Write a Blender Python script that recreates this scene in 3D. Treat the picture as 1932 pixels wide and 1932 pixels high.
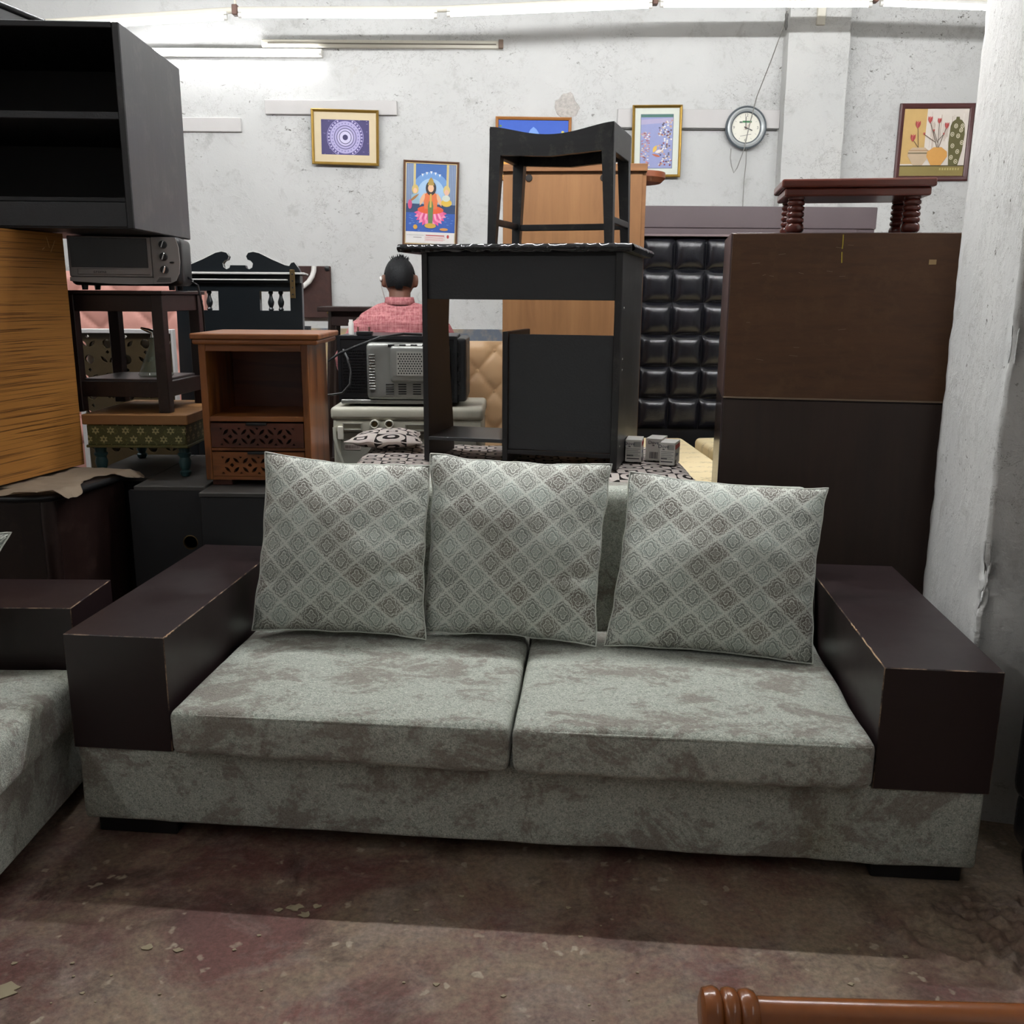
import bpy, bmesh, math, random
from mathutils import Vector, Matrix, noise as mnoise

for _o in list(bpy.data.objects):
    bpy.data.objects.remove(_o)
SC = bpy.context.scene
COL = SC.collection
R = math.radians
PI = math.pi

# ------------------------------------------------------------------ camera
cam_d = bpy.data.cameras.new('camera')
cam_d.sensor_fit = 'HORIZONTAL'
cam_d.sensor_width = 36.0
cam_d.lens = 36.0 * 1783.0 / 1932.0
cam_d.clip_start = 0.05
cam = bpy.data.objects.new('camera', cam_d)
COL.objects.link(cam)
_p, _r = R(13.0), R(0.4)
_f = Vector((0, math.cos(_p), -math.sin(_p)))
_u0 = Vector((0, math.sin(_p), math.cos(_p)))
_r0 = Vector((1, 0, 0))
_rt = _r0 * math.cos(_r) + _u0 * math.sin(_r)
_up = -_r0 * math.sin(_r) + _u0 * math.cos(_r)
cam.matrix_world = Matrix(((_rt.x, _up.x, -_f.x, 0), (_rt.y, _up.y, -_f.y, 0), (_rt.z, _up.z, -_f.z, 1.40), (0, 0, 0, 1)))
SC.camera = cam

# ------------------------------------------------------------------ world, exposure
W = bpy.data.worlds.new('world')
SC.world = W
W.use_nodes = True
W.node_tree.nodes['Background'].inputs['Color'].default_value = (0.9, 0.95, 1.0, 1)
W.node_tree.nodes['Background'].inputs['Strength'].default_value = 0.05
vs = SC.view_settings
vs.view_transform = 'Standard'
vs.look = 'None'
vs.gamma = 1.0
vs.use_curve_mapping = False
vs.exposure = 0.38
cy = SC.cycles
cy.max_bounces, cy.diffuse_bounces, cy.glossy_bounces, cy.transmission_bounces, cy.transparent_max_bounces = 5, 3, 2, 3, 6
cy.caustics_reflective = cy.caustics_refractive = False
cy.use_adaptive_sampling = True
cy.adaptive_threshold = 0.08
cy.adaptive_min_samples = 20
TUBE_POWER = 5.5          # emission of the tubes along the far pipe
HALL_POWER = 225.0         # emission of the brighter tubes over the middle of the hall
REAR_POWER = 44.0          # emission of the tubes behind the viewer

# ------------------------------------------------------------------ node helpers
def lin(h):
    h = h.lstrip('#')
    c = [int(h[i:i + 2], 16) / 255 for i in (0, 2, 4)]
    return tuple(x / 12.92 if x <= 0.04045 else ((x + 0.055) / 1.055) ** 2.4 for x in c) + (1.0,)

class G:
    """small wrapper to write node graphs"""
    def __init__(s, name):
        s.m = bpy.data.materials.new(name)
        s.m.use_nodes = True
        s.t = s.m.node_tree
        s.b = s.t.nodes['Principled BSDF']
        s.out = s.t.nodes['Material Output']
    def node(s, kind, **props):
        n = s.t.nodes.new(kind)
        for k, v in props.items():
            setattr(n, k, v)
        return n
    def put(s, sock, v):
        if isinstance(v, bpy.types.NodeSocket):
            s.t.links.new(v, sock)
        elif v is not None:
            sock.default_value = v
    def math(s, op, a, b=None, c=None, clamp=False):
        n = s.node('ShaderNodeMath', operation=op, use_clamp=clamp)
        for i, v in enumerate((a, b, c)):
            if v is not None:
                s.put(n.inputs[i], v)
        return n.outputs[0]
    def vmath(s, op, a, b=None):
        n = s.node('ShaderNodeVectorMath', operation=op)
        s.put(n.inputs[0], a)
        if b is not None:
            s.put(n.inputs[1], b)
        return n.outputs[0]
    def mix(s, f, a, b):
        n = s.node('ShaderNodeMix', data_type='RGBA')
        s.put(n.inputs[0], f); s.put(n.inputs[6], a); s.put(n.inputs[7], b)
        return n.outputs[2]
    def mul(s, f, a, b):
        n = s.node('ShaderNodeMix', data_type='RGBA', blend_type='MULTIPLY')
        s.put(n.inputs[0], f); s.put(n.inputs[6], a); s.put(n.inputs[7], b)
        return n.outputs[2]
    def ramp(s, f, lo, hi):
        n = s.node('ShaderNodeMapRange', clamp=True)
        s.put(n.inputs['Value'], f)
        n.inputs['From Min'].default_value = lo
        n.inputs['From Max'].default_value = hi
        return n.outputs[0]
    def coord(s, which='Object', scale=(1, 1, 1), rot=(0, 0, 0), loc=(0, 0, 0)):
        c = s.node('ShaderNodeTexCoord')
        m = s.node('ShaderNodeMapping')
        s.put(m.inputs['Vector'], c.outputs[which])
        m.inputs['Scale'].default_value = scale
        m.inputs['Rotation'].default_value = rot
        m.inputs['Location'].default_value = loc
        return m.outputs[0]
    def noise(s, vec, scale=5, detail=4, rough=0.55, dist=0.0, col=False):
        n = s.node('ShaderNodeTexNoise')
        s.put(n.inputs['Vector'], vec)
        n.inputs['Scale'].default_value = scale
        n.inputs["Detail"].default_value = min(detail, 6)
        n.inputs['Roughness'].default_value = rough
        n.inputs['Distortion'].default_value = dist
        return n.outputs['Color' if col else 'Fac']
    def voro(s, vec, scale=5, feature='F1', out='Distance'):
        n = s.node('ShaderNodeTexVoronoi', feature=feature)
        s.put(n.inputs['Vector'], vec)
        n.inputs['Scale'].default_value = scale
        return n.outputs[out]
    def bump(s, h, strength=0.3, dist=0.01):
        n = s.node('ShaderNodeBump')
        s.put(n.inputs['Height'], h)
        n.inputs['Strength'].default_value = strength
        n.inputs['Distance'].default_value = dist
        s.t.links.new(n.outputs[0], s.b.inputs['Normal'])
        return n
    def sep(s, v):
        n = s.node('ShaderNodeSeparateXYZ')
        s.put(n.inputs[0], v)
        return n.outputs
    def comb(s, x, y, z=0.0):
        n = s.node('ShaderNodeCombineXYZ')
        s.put(n.inputs[0], x); s.put(n.inputs[1], y); s.put(n.inputs[2], z)
        return n.outputs[0]
    def fin(s, color, rough=0.5, metal=0.0, spec=0.5, coat=0.0):
        s.put(s.b.inputs['Base Color'], color)
        s.put(s.b.inputs['Roughness'], rough)
        s.put(s.b.inputs['Metallic'], metal)
        s.b.inputs['Specular IOR Level'].default_value = spec
        if coat:
            s.b.inputs['Coat Weight'].default_value = coat
            s.b.inputs['Coat Roughness'].default_value = 0.15
        return s.m

MATS = {}
def plain(key, col, rough=0.5, metal=0.0, var=0.12, vs_=6.0, bump=0.0, bs=60.0, spec=0.5):
    if key in MATS:
        return MATS[key]
    g = G(key)
    c = lin(col) if isinstance(col, str) else col
    v = g.coord('Object')
    n = g.noise(v, vs_, 5, 0.6)
    dark = tuple(x * (1 - var) for x in c[:3]) + (1,)
    lite = tuple(min(1, x * (1 + var)) for x in c[:3]) + (1,)
    color = g.mix(n, dark, lite)
    if bump:
        g.bump(g.noise(v, bs, 3, 0.6), bump, 0.004)
    g.fin(color, rough, metal, spec)
    MATS[key] = g.m
    return g.m

def wood(key, c1, c2, axis='x', rough=0.45, fine=28.0, stretch=14.0, bump=0.08, lines=0.0, coat=0.0, wear=None, spec=0.5):
    """grain running along one axis"""
    if key in MATS:
        return MATS[key]
    g = G(key)
    s = {'x': (1 / stretch, 1, 1), 'y': (1, 1 / stretch, 1), 'z': (1, 1, 1 / stretch)}[axis]
    v = g.coord('Object', scale=s)
    n1 = g.noise(v, fine, 5, 0.65, 0.6)
    n2 = g.noise(v, fine * 0.22, 3, 0.5, 1.2)
    f = g.ramp(g.math('ADD', g.math('MULTIPLY', n1, 0.55), g.math('MULTIPLY', n2, 0.45)), 0.33, 0.67)
    col = g.mix(f, lin(c1), lin(c2))
    if lines:
        ln = g.noise(v, fine * 1.6, 2, 0.4, 0.3)
        col = g.mul(g.math('MULTIPLY', g.ramp(ln, 0.53, 0.60), lines), col, (0.16, 0.10, 0.06, 1))
    if wear:
        w = g.noise(g.coord('Object'), 9, 6, 0.75)
        col = g.mix(g.math('MULTIPLY', g.ramp(w, 0.52, 0.66), 0.55), col, lin(wear))
    g.bump(n1, bump, 0.003)
    g.fin(col, rough, 0, spec, coat)
    MATS[key] = g.m
    return g.m
# ------------------------------------------------------------------ materials
def m_wall(key, tint='#cbcbc9', seed=0.0):
    g = G(key)
    v = g.coord('Object', loc=(seed, seed, 0))
    big = g.noise(v, 0.9, 5, 0.6)
    col = g.mix(g.ramp(big, 0.35, 0.68), lin('#c0c0be'), lin(tint))
    fl = g.noise(v, 7, 8, 0.75, 0.4)                       # flaked patches
    where = g.ramp(g.noise(v, 1.5, 5, 0.62), 0.44, 0.58)
    crk = g.ramp(g.math('ABSOLUTE', g.math('SUBTRACT', g.noise(v, 6.5, 7, 0.8, 0.3), 0.5)), 0.007, 0.0)
    crk = g.math('MULTIPLY', crk, g.math('MULTIPLY', where, 0.85))
    spk = g.math('MULTIPLY', g.ramp(g.noise(g.coord('Object', scale=(0.6, 0.6, 1.0), rot=(0, 0.5, 0), loc=(seed, seed, 0)), 34, 4, 0.75, 0.3), 0.63, 0.68), g.math('MULTIPLY', where, 0.9))
    col = g.mul(g.math('MULTIPLY', g.ramp(fl, 0.56, 0.72), 0.35), col, lin('#a09d96'))
    col = g.mix(g.math('MULTIPLY', crk, 1.0), col, lin('#6d6a63'))
    col = g.mix(spk, col, lin('#57534b'))
    rust = g.ramp(g.noise(v, 2.3, 6, 0.7, 0.6), 0.66, 0.82)
    col = g.mul(g.math('MULTIPLY', rust, 0.5), col, lin('#c9b797'))
    h = g.math('ADD', g.math('MULTIPLY', g.noise(v, 14, 8, 0.7), 1.0), g.math('MULTIPLY', g.ramp(fl, 0.5, 0.62), 0.45))
    h = g.math('SUBTRACT', h, g.math('MULTIPLY', crk, 1.2))
    g.bump(h, 0.40, 0.010)
    return g.fin(col, 0.85, 0, 0.2)

def m_floor():
    g = G('red oxide concrete floor')
    v = g.coord('Object')
    sx = g.sep(v)
    col = g.mix(g.ramp(g.noise(v, 1.3, 4, 0.55), 0.35, 0.65), lin('#7d4f47'), lin('#6a4a44'))
    dust_n = g.noise(v, 2.2, 10, 0.74, 0.5)
    dust_b = g.noise(v, 0.85, 3, 0.5)
    right = g.ramp(sx[0], 0.1, 1.1)
    back = g.ramp(sx[1], 1.2, 2.4)
    dust = g.math('ADD', g.math('ADD', g.math('MULTIPLY', dust_n, 0.75), g.math('MULTIPLY', dust_b, 0.35)),
                  g.math('MULTIPLY', g.math('ADD', right, g.math('MULTIPLY', back, 0.3)), 0.11))
    dm = g.ramp(dust, 0.50, 0.66)
    col = g.mix(g.math('MULTIPLY', dm, 0.85), col, lin('#9a8972'))
    gr = g.ramp(g.noise(v, 5.0, 8, 0.72, 0.8), 0.48, 0.70)
    col = g.mix(g.math('MULTIPLY', gr, 0.7), col, lin('#9a8b80'))
    drk = g.ramp(g.noise(v, 3.1, 9, 0.75, 0.4), 0.52, 0.66)
    col = g.mul(g.math('MULTIPLY', drk, 0.65), col, lin('#5a4742'))
    sp = g.voro(g.vmath('ADD', v, g.vmath('MULTIPLY', g.noise(v, 30, 2, 0.5, 0, True), (0.05, 0.05, 0.05))), 17)
    spm = g.math('MULTIPLY', g.ramp(sp, 0.20, 0.11), g.ramp(g.noise(v, 4.3, 3, 0.6), 0.42, 0.56))
    col = g.mix(g.math('MULTIPLY', spm, 0.75), col, lin('#beb09a'))
    fine = g.noise(v, 70, 6, 0.7)
    col = g.mul(0.7, col, g.mix(g.ramp(fine, 0.3, 0.7), lin('#8a8a8a'), lin('#ffffff')))
    h = g.math('ADD', g.math('MULTIPLY', dust_n, 0.6), g.math('MULTIPLY', fine, 0.25))
    h = g.math('ADD', h, g.math('MULTIPLY', g.noise(v, 22, 6, 0.7), 0.4))
    g.bump(h, 0.5, 0.012)
    return g.fin(col, 0.62, 0, 0.35)

def m_sofa():
    g = G('mottled grey green chenille')
    v = g.coord('Object')
    a = g.noise(g.coord('Object', scale=(0.75, 1.15, 1.0)), 6.5, 9, 0.78, 0.4)
    fine = g.noise(v, 150, 3, 0.6, 1.6)
    mid = g.noise(v, 55, 4, 0.65, 0.8)
    f = g.math('ADD', a, g.math('MULTIPLY', g.math('SUBTRACT', mid, 0.5), 0.22))
    f = g.math('ADD', f, g.math('MULTIPLY', g.math('SUBTRACT', fine, 0.5), 0.10))
    taupe = g.ramp(f, 0.50, 0.575)
    base = g.mix(g.ramp(fine, 0.35, 0.65), lin('#8c9287'), lin('#cfd2c6'))
    tp = g.mix(g.ramp(fine, 0.35, 0.65), lin('#7b736a'), lin('#948c82'))
    col = g.mix(g.math('MULTIPLY', taupe, 0.82), base, tp)
    stain = g.ramp(g.noise(v, 2.2, 6, 0.65, 0.3), 0.60, 0.76)
    col = g.mul(g.math('MULTIPLY', stain, 0.55), col, lin('#b7a684'))
    g.bump(g.math('ADD', fine, g.math('MULTIPLY', mid, 0.7)), 0.75, 0.006)
    g.b.inputs['Sheen Weight'].default_value = 0.25
    g.b.inputs['Sheen Roughness'].default_value = 0.4
    return g.fin(col, 0.85, 0, 0.2)

def m_damask():
    """woven diamond lattice with an ogee medallion in each cell, driven by UV in metres"""
    g = G('damask diamond weave')
    uv = g.coord('UV')
    wob = g.vmath('MULTIPLY', g.vmath('SUBTRACT', g.noise(uv, 90, 2, 0.5, 0, True), (0.5, 0.5, 0.5)), (0.007, 0.007, 0))
    s = g.sep(g.vmath('ADD', uv, wob))
    u = g.math('DIVIDE', s[0], 0.094)
    w = g.math('DIVIDE', s[1], 0.088)
    p = g.math('ADD', u, w)
    q = g.math('SUBTRACT', u, w)
    fp = g.math('SUBTRACT', g.math('FRACT', p), 0.5)
    fq = g.math('SUBTRACT', g.math('FRACT', q), 0.5)
    cell = g.comb(g.math('FLOOR', p), g.math('FLOOR', q), 0.0)
    wn = g.node('ShaderNodeTexWhiteNoise', noise_dimensions='3D')
    g.put(wn.inputs['Vector'], cell)
    rnd = wn.outputs['Value']
    rs = g.sep(wn.outputs['Color'])
    dx = g.math('ADD', fp, fq)
    dy = g.math('SUBTRACT', fp, fq)
    ax, ay = g.math('ABSOLUTE', dx), g.math('ABSOLUTE', dy)
    edge = g.math('MAXIMUM', g.math('ABSOLUTE', fp), g.math('ABSOLUTE', fq))
    wav = g.math('MULTIPLY', g.math('SINE', g.math('MULTIPLY', g.math('SUBTRACT', ax, ay), 30.0)), 0.035)
    edge = g.math('ADD', edge, wav)
    ang = g.math('ARCTAN2', dy, dx)
    rad = g.math('SQRT', g.math('ADD', g.math('MULTIPLY', dx, g.math('MULTIPLY', dx, 1.7)), g.math('MULTIPLY', dy, dy)))
    og = g.math('ADD', rad, g.math('MULTIPLY', g.math('COSINE', g.math('MULTIPLY', ang, 4.0)), -0.07))
    og2 = g.math('ADD', rad, g.math('MULTIPLY', g.math('COSINE', g.math('MULTIPLY', ang, 10.0)), 0.05))
    def line(x, c, wd):
        return g.ramp(g.math('ABSOLUTE', g.math('SUBTRACT', x, c)), wd, wd * 0.45)
    lite = g.math('MAXIMUM', g.ramp(edge, 0.435, 0.465), line(og, 0.33, 0.05))
    lite = g.math('MAXIMUM', lite, line(og2, 0.60, 0.045))
    lite = g.math('MAXIMUM', lite, g.math('MULTIPLY', g.math('MULTIPLY', g.ramp(g.noise(uv, 85, 1, 0.4, 2.5), 0.50, 0.56), g.ramp(rad, 0.62, 0.72)), 0.9))
    pet = g.math('MULTIPLY', g.ramp(g.math('COSINE', g.math('MULTIPLY', ang, 6.0)), 0.55, 0.85), g.ramp(rad, 0.25, 0.2))
    lite = g.math('MAXIMUM', lite, g.math('MULTIPLY', pet, 0.8))
    lite = g.math('MAXIMUM', lite, g.math('MULTIPLY', g.ramp(g.noise(uv, 190, 2, 0.5), 0.54, 0.60), 0.35))
    dark_l = g.math('MAXIMUM', line(og, 0.42, 0.04), line(og2, 0.69, 0.035))
    tone = g.mix(g.ramp(rs[0], 0.2, 0.9), lin('#92978f'), lin('#938d82'))
    tone = g.mix(g.ramp(rs[1], 0.45, 0.95), tone, lin('#b0b9b0'))
    tone = g.mix(g.math('MULTIPLY', g.ramp(rnd, 0.70, 0.95), 0.75), tone, lin('#736e66'))
    col = g.mix(g.math('MULTIPLY', lite, 0.85), tone, lin('#dde0d6'))
    col = g.mul(g.math('MULTIPLY', dark_l, 0.6), col, lin('#8c8983'))
    col = g.mul(0.25, col, g.mix(g.noise(uv, 9, 4, 0.6), lin('#a2a29e'), lin('#ffffff')))
    g.bump(g.math('ADD', lite, g.math('MULTIPLY', g.noise(uv, 700, 2, 0.5), 0.5)), 0.35, 0.002)
    g.b.inputs['Sheen Weight'].default_value = 0.2
    return g.fin(col, 0.62, 0, 0.35)

def m_eyes(dark='#1d1512', light='#d8cdc6'):
    """black and ivory block print of eye shaped ovals"""
    g = G('black ivory oval print')
    uv = g.coord('UV')
    s = g.sep(g.vmath('ADD', uv, g.vmath('MULTIPLY', g.noise(uv, 14, 2, 0.5, 0, True), (0.016, 0.016, 0))))
    u, w = g.math('DIVIDE', s[0], 0.10), g.math('DIVIDE', s[1], 0.075)
    cu, cw = g.math('FLOOR', u), g.math('FLOOR', w)
    par = g.math('MODULO', g.math('ABSOLUTE', g.math('ADD', cu, cw)), 2.0)
    fu, fw = g.math('SUBTRACT', g.math('FRACT', u), 0.5), g.math('SUBTRACT', g.math('FRACT', w), 0.5)
    rr = g.math('SQRT', g.math('ADD', g.math('MULTIPLY', fu, fu), g.math('MULTIPLY', fw, fw)))
    ring = g.math('ADD', g.math('LESS_THAN', rr, 0.46), g.math('MULTIPLY', g.math('LESS_THAN', rr, 0.27), -1.0))
    ring = g.math('ADD', ring, g.math('LESS_THAN', rr, 0.13))
    bars = g.math('GREATER_THAN', g.math('MAXIMUM', g.math('ABSOLUTE', fu), g.math('ABSOLUTE', fw)), 0.22)
    bars = g.math('MAXIMUM', bars, g.math('LESS_THAN', g.math('MAXIMUM', g.math('ABSOLUTE', fu), g.math('ABSOLUTE', fw)), 0.12))
    f = g.math('ADD', g.math('MULTIPLY', ring, par), g.math('MULTIPLY', bars, g.math('SUBTRACT', 1.0, par)), clamp=True)
    col = g.mix(f, lin(dark), lin(light))
    g.bump(g.noise(uv, 300, 2, 0.5), 0.2, 0.002)
    return g.fin(col, 0.75, 0, 0.25)

def m_zebra():
    """teak laminate with dark horizontal streaks"""
    g = G('streaked teak laminate')
    v = g.coord('Object')
    s = g.sep(g.vmath('ADD', v, g.vmath('MULTIPLY', g.noise(v, 1.6, 2, 0.5, 0, True), (0, 0, 0.007))))
    z = g.comb(g.math('MULTIPLY', s[0], 0.008), g.math('MULTIPLY', s[1], 0.008), s[2])
    a = g.noise(z, 165, 4, 0.65, 0.0)
    b = g.noise(z, 380, 2, 0.5, 0.0)
    broad = g.noise(z, 9, 2, 0.5)
    f = g.math('ADD', g.math('MULTIPLY', a, 0.7), g.math('MULTIPLY', b, 0.3))
    col = g.mix(broad, lin('#b07a3a'), lin('#8f5e2e'))
    col = g.mix(g.math('MULTIPLY', g.ramp(f, 0.51, 0.60), 0.85), col, lin('#42260f'))
    col = g.mix(g.math('MULTIPLY', g.ramp(b, 0.36, 0.30), 0.5), col, lin('#c88d47'))
    return g.fin(col, 0.38, 0, 0.45)

def m_arm(key, top, wearcol='#9a8069', edge=False):
    """dark stained ply with pale worn edges and fine scratches"""
    g = G(key)
    v = g.coord('Object', scale=(1, 0.12, 1))
    n = g.noise(v, 40, 5, 0.6)
    col = g.mix(n, tuple(x * 0.75 for x in lin(top)[:3]) + (1,), tuple(x * 1.25 for x in lin(top)[:3]) + (1,))
    if edge:                                                # the rubbed arris itself
        wn = g.ramp(g.noise(g.coord('Object'), 16, 5, 0.7), 0.45, 0.60)
        col = g.mix(g.math('MULTIPLY', wn, 0.9), col, lin(wearcol))
    sm = g.noise(g.coord('Object'), 5, 5, 0.65)
    rgh = g.math('ADD', 0.27, g.math('MULTIPLY', sm, 0.22))
    g.bump(n, 0.04, 0.002)
    return g.fin(col, rgh, 0, 0.5)

def m_checkshirt():
    g = G('red checked shirt cloth')
    v = g.coord('Object')
    s = g.sep(v)
    def st(x, f, t):
        return g.ramp(g.math('SINE', g.math('MULTIPLY', x, f)), t, t + 0.3)
    n = g.noise(g.coord('Object', scale=(1, 1, 0.15)), 120, 3, 0.6)
    n2 = g.noise(g.coord('Object', scale=(0.15, 0.15, 1)), 120, 3, 0.6)
    f = g.math('ADD', g.math('MULTIPLY', n, 0.5), g.math('MULTIPLY', n2, 0.5))
    col = g.mix(g.ramp(f, 0.35, 0.65), lin('#813c44'), lin('#c08081'))
    l = g.math('MAXIMUM', st(s[0], 260.0, 0.6), st(s[2], 260.0, 0.6))
    col = g.mix(g.math('MULTIPLY', l, 0.14), col, lin('#d8a8a4'))
    g.bump(g.noise(v, 14, 4, 0.6), 0.4, 0.02)
    return g.fin(col, 0.85, 0, 0.2)

def m_mattress():
    g = G('cream quilted ticking')
    v = g.coord('Object')
    s = g.sep(v)
    band = g.ramp(g.math('SINE', g.math('MULTIPLY', g.math('ADD', s[1], g.math('MULTIPLY', s[2], 0.4)), 46.0)), 0.2, 0.6)
    m = g.ramp(g.noise(g.coord('Object', scale=(1, 3, 1)), 26, 3, 0.6, 1.2), 0.54, 0.60)
    col = g.mix(g.math('MULTIPLY', g.math('MULTIPLY', band, m), 0.5), lin('#ecd9ae'), lin('#8f8068'))
    g.bump(g.noise(v, 30, 3, 0.5), 0.2, 0.01)
    return g.fin(col, 0.8, 0, 0.2)

def m_floralbox():
    """olive painted box with rows of cream flowers"""
    g = G('olive hand painted flowers')
    v = g.coord('Object')
    s = g.sep(v)
    h = g.math('ADD', s[0], s[1])
    row = g.math('FLOOR', g.math('DIVIDE', s[2], 0.032))
    u = g.math('ADD', g.math('DIVIDE', h, 0.055), g.math('MULTIPLY', row, 0.5))
    fu = g.math('SUBTRACT', g.math('FRACT', u), 0.5)
    fw = g.math('MULTIPLY', g.math('SUBTRACT', g.math('FRACT', g.math('DIVIDE', s[2], 0.032)), 0.5), 0.6)
    r = g.math('SQRT', g.math('ADD', g.math('MULTIPLY', fu, fu), g.math('MULTIPLY', fw, fw)))
    a = g.math('COSINE', g.math('MULTIPLY', g.math('ARCTAN2', fw, fu), 6.0))
    fl = g.math('LESS_THAN', g.math('ADD', r, g.math('MULTIPLY', a, 0.06)), 0.21)
    fl = g.math('SUBTRACT', fl, g.math('LESS_THAN', r, 0.08), clamp=True)
    vine = g.ramp(g.noise(v, 70, 3, 0.6, 1.5), 0.55, 0.60)
    col = g.mix(g.math('MULTIPLY', vine, 0.5), lin('#4d4d26'), lin('#7c7a45'))
    col = g.mix(g.math('MULTIPLY', fl, 0.8), col, lin('#b9ad7c'))
    return g.fin(col, 0.55)

def m_emit(key, col, power):
    g = G(key)
    g.b.inputs['Emission Color'].default_value = col
    g.b.inputs['Emission Strength'].default_value = power
    g.b.inputs['Base Color'].default_value = (0.9, 0.9, 0.9, 1)
    MATS[key] = g.m
    return g.m

def m_glass(key, col, rough=0.05, alpha=0.35):
    g = G(key)
    g.b.inputs['Alpha'].default_value = alpha
    return g.fin(lin(col), rough, 0, 0.6)

WALL = m_wall('flaking white plaster')
WALL_P = m_wall('rough white pillar plaster', '#cccbc7', 3.7)
FLOOR = m_floor()
SOFA = m_sofa()
DAMASK = m_damask()
EYES = m_eyes()
ZEBRA = m_zebra()
ARM = m_arm('dark plum stained ply', '#241819')
ARMEDGE = m_arm('rubbed edge of plum ply', '#241819', edge=True)
SHIRT = m_checkshirt()
TICK = m_mattress()
FLORAL = m_floralbox()
TUBE = m_emit('lit fluorescent tube', (0.97, 0.985, 1.0, 1), TUBE_POWER)
HTUBE = m_emit('lit hall tube', (0.97, 0.985, 1.0, 1), HALL_POWER)
WTUBE = m_emit('lit wall tube', (0.97, 0.985, 1.0, 1), 30.0)
RTUBE = m_emit('lit rear tube', (0.98, 0.985, 1.0, 1), REAR_POWER)
BLK = plain('matt black paint', '#16161a', 0.5, var=0.35, vs_=9, bump=0.1, bs=90)
BLKSIDE = wood('worn black stained wood', '#1b1a1b', '#2b2a2b', 'z', 0.34, fine=30, wear='#4a4744')
GREYP = plain('charcoal leatherette board', '#2d2e31', 0.55, var=0.1, vs_=20, bump=0.35, bs=130)
DESKBLK = wood('black brown laminate', '#141215', '#1f1d1f', 'z', 0.52, fine=20)
DKWOOD = wood('dark walnut stain', '#1a0f0d', '#2b1a16', 'z', 0.4, wear='#40302a')
UNITG = plain('dark grey laminate', '#2a2a2c', 0.5, var=0.12, vs_=4)
UNITTOP = plain('dusty grey laminate', '#4b4947', 0.5, var=0.25, vs_=8)
SHEE = wood('sheesham wood', '#5c2f14', '#955a2b', 'z', 0.36, fine=16, stretch=10, lines=0.55)
SHEEX = wood('sheesham wood across', '#6d3b1b', '#9c6133', 'x', 0.36, fine=16, stretch=10, lines=0.5)
SHEED = wood('dark sheesham board', '#3f1d12', '#6a3520', 'x', 0.38, fine=14, stretch=9, lines=0.4)
TANWOOD = wood('tan oak laminate', '#765030', '#8f6640', 'z', 0.5, fine=22, stretch=12)
TANEDGE = wood('tan oak edge', '#6d482b', '#8a603b', 'x', 0.5)
PLYB = wood('brown ply back', '#4a2e19', '#5b3a21', 'x', 0.6, fine=60, stretch=6, bump=0.2, wear='#63452b')
PLYD = wood('dark ply back', '#2c1e19', '#37261f', 'z', 0.55, fine=50, stretch=8, bump=0.15)
WARDSIDE = plain('mauve brown laminate', '#5b4a4a', 0.3, var=0.1)
HBFRAME = plain('mauve brown bed laminate', '#54474a', 0.45, var=0.1)
LEATHER = plain('black leatherette', '#17171c', 0.2, var=0.15, vs_=12, bump=0.25, bs=160)
BEIGE = plain('beige leatherette', '#d3ae84', 0.42, var=0.06, bump=0.1, bs=120)
PINK = plain('dusty pink velvet', '#b98478', 0.6, var=0.1, bump=0.1)
RED_W = wood('red mahogany polish', '#4a1d13', '#6b2e1f', 'x', 0.3, fine=20, coat=0.3)
RED_L = plain('red mahogany turned', '#54231a', 0.25, var=0.25, vs_=14)
TEAL = plain('distressed teal paint', '#2f4f52', 0.5, var=0.35, vs_=14)
MANGO = wood('raw mango wood', '#8a6138', '#a87a4c', 'x', 0.55, fine=22)
SILVER = plain('satin silver plastic', '#908a88', 0.4, 0.3, var=0.05)
STEEL = plain('galvanised steel', '#9a9b96', 0.42, 0.65, var=0.2, vs_=5, bump=0.1)
CHROME = plain('chrome', '#d8d8d8', 0.15, 1.0, var=0.02)
BLKPL = plain('black plastic', '#121214', 0.4, var=0.1)
BLKG = plain('black enamel sheet', '#191a1d', 0.35, var=0.2, vs_=7)
DIRTW = plain('dirty white enamel', '#b9b6a6', 0.45, var=0.25, vs_=5, bump=0.05)
DIRTG = plain('dirty grey panel', '#9a988d', 0.5, var=0.25, vs_=4)
WHITEP = plain('white plastic', '#dedcd6', 0.45, var=0.04)
WHITE = plain('white paper', '#e9e7e2', 0.7, var=0.03)
CREAMP = plain('cream paint', '#d5d0c2', 0.7, var=0.08)
WHITEW = plain('painted white timber', '#bfbcba', 0.7, var=0.08, bump=0.1)
GOLD = plain('gold moulding', '#b08d45', 0.33, 0.75, var=0.2, vs_=20)
BRASS = plain('tarnished brass', '#6d5a3c', 0.4, 0.8, var=0.2)
PICMAROON = plain('maroon moulding', '#4f2a29', 0.4, var=0.15)
PICBROWN = plain('brown moulding', '#6b4a34', 0.4, var=0.15)
PICOAK = plain('oak moulding', '#a9713c', 0.45, var=0.15)
SKIN = plain('brown skin', '#6b4636', 0.5, var=0.12, vs_=18, bump=0.1, bs=200)
HAIR = plain('short black hair', '#101113', 0.6, var=0.6, vs_=120, bump=0.5, bs=220, spec=0.25)
TROUS = plain('grey trousers', '#3d3f47', 0.8)
CLOTH = plain('beige cotton cloth', '#b7a58f', 0.85, var=0.2, vs_=7, bump=0.2, bs=300)
TAN = plain('caramel polished wood', '#7c4722', 0.22, var=0.3, vs_=12)
RUST = plain('rusty brown board', '#3e2621', 0.8, var=0.55, vs_=26, bump=0.4, bs=40)
JALI = plain('olive bronze fretwork', '#3f331f', 0.42, var=0.35, vs_=20)
GLASSG = m_glass('smoked green glass', '#6f7a6a', 0.08, 0.45)
GLASSD = m_glass('dark oven glass', '#1a1718', 0.06, 0.85)
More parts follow.
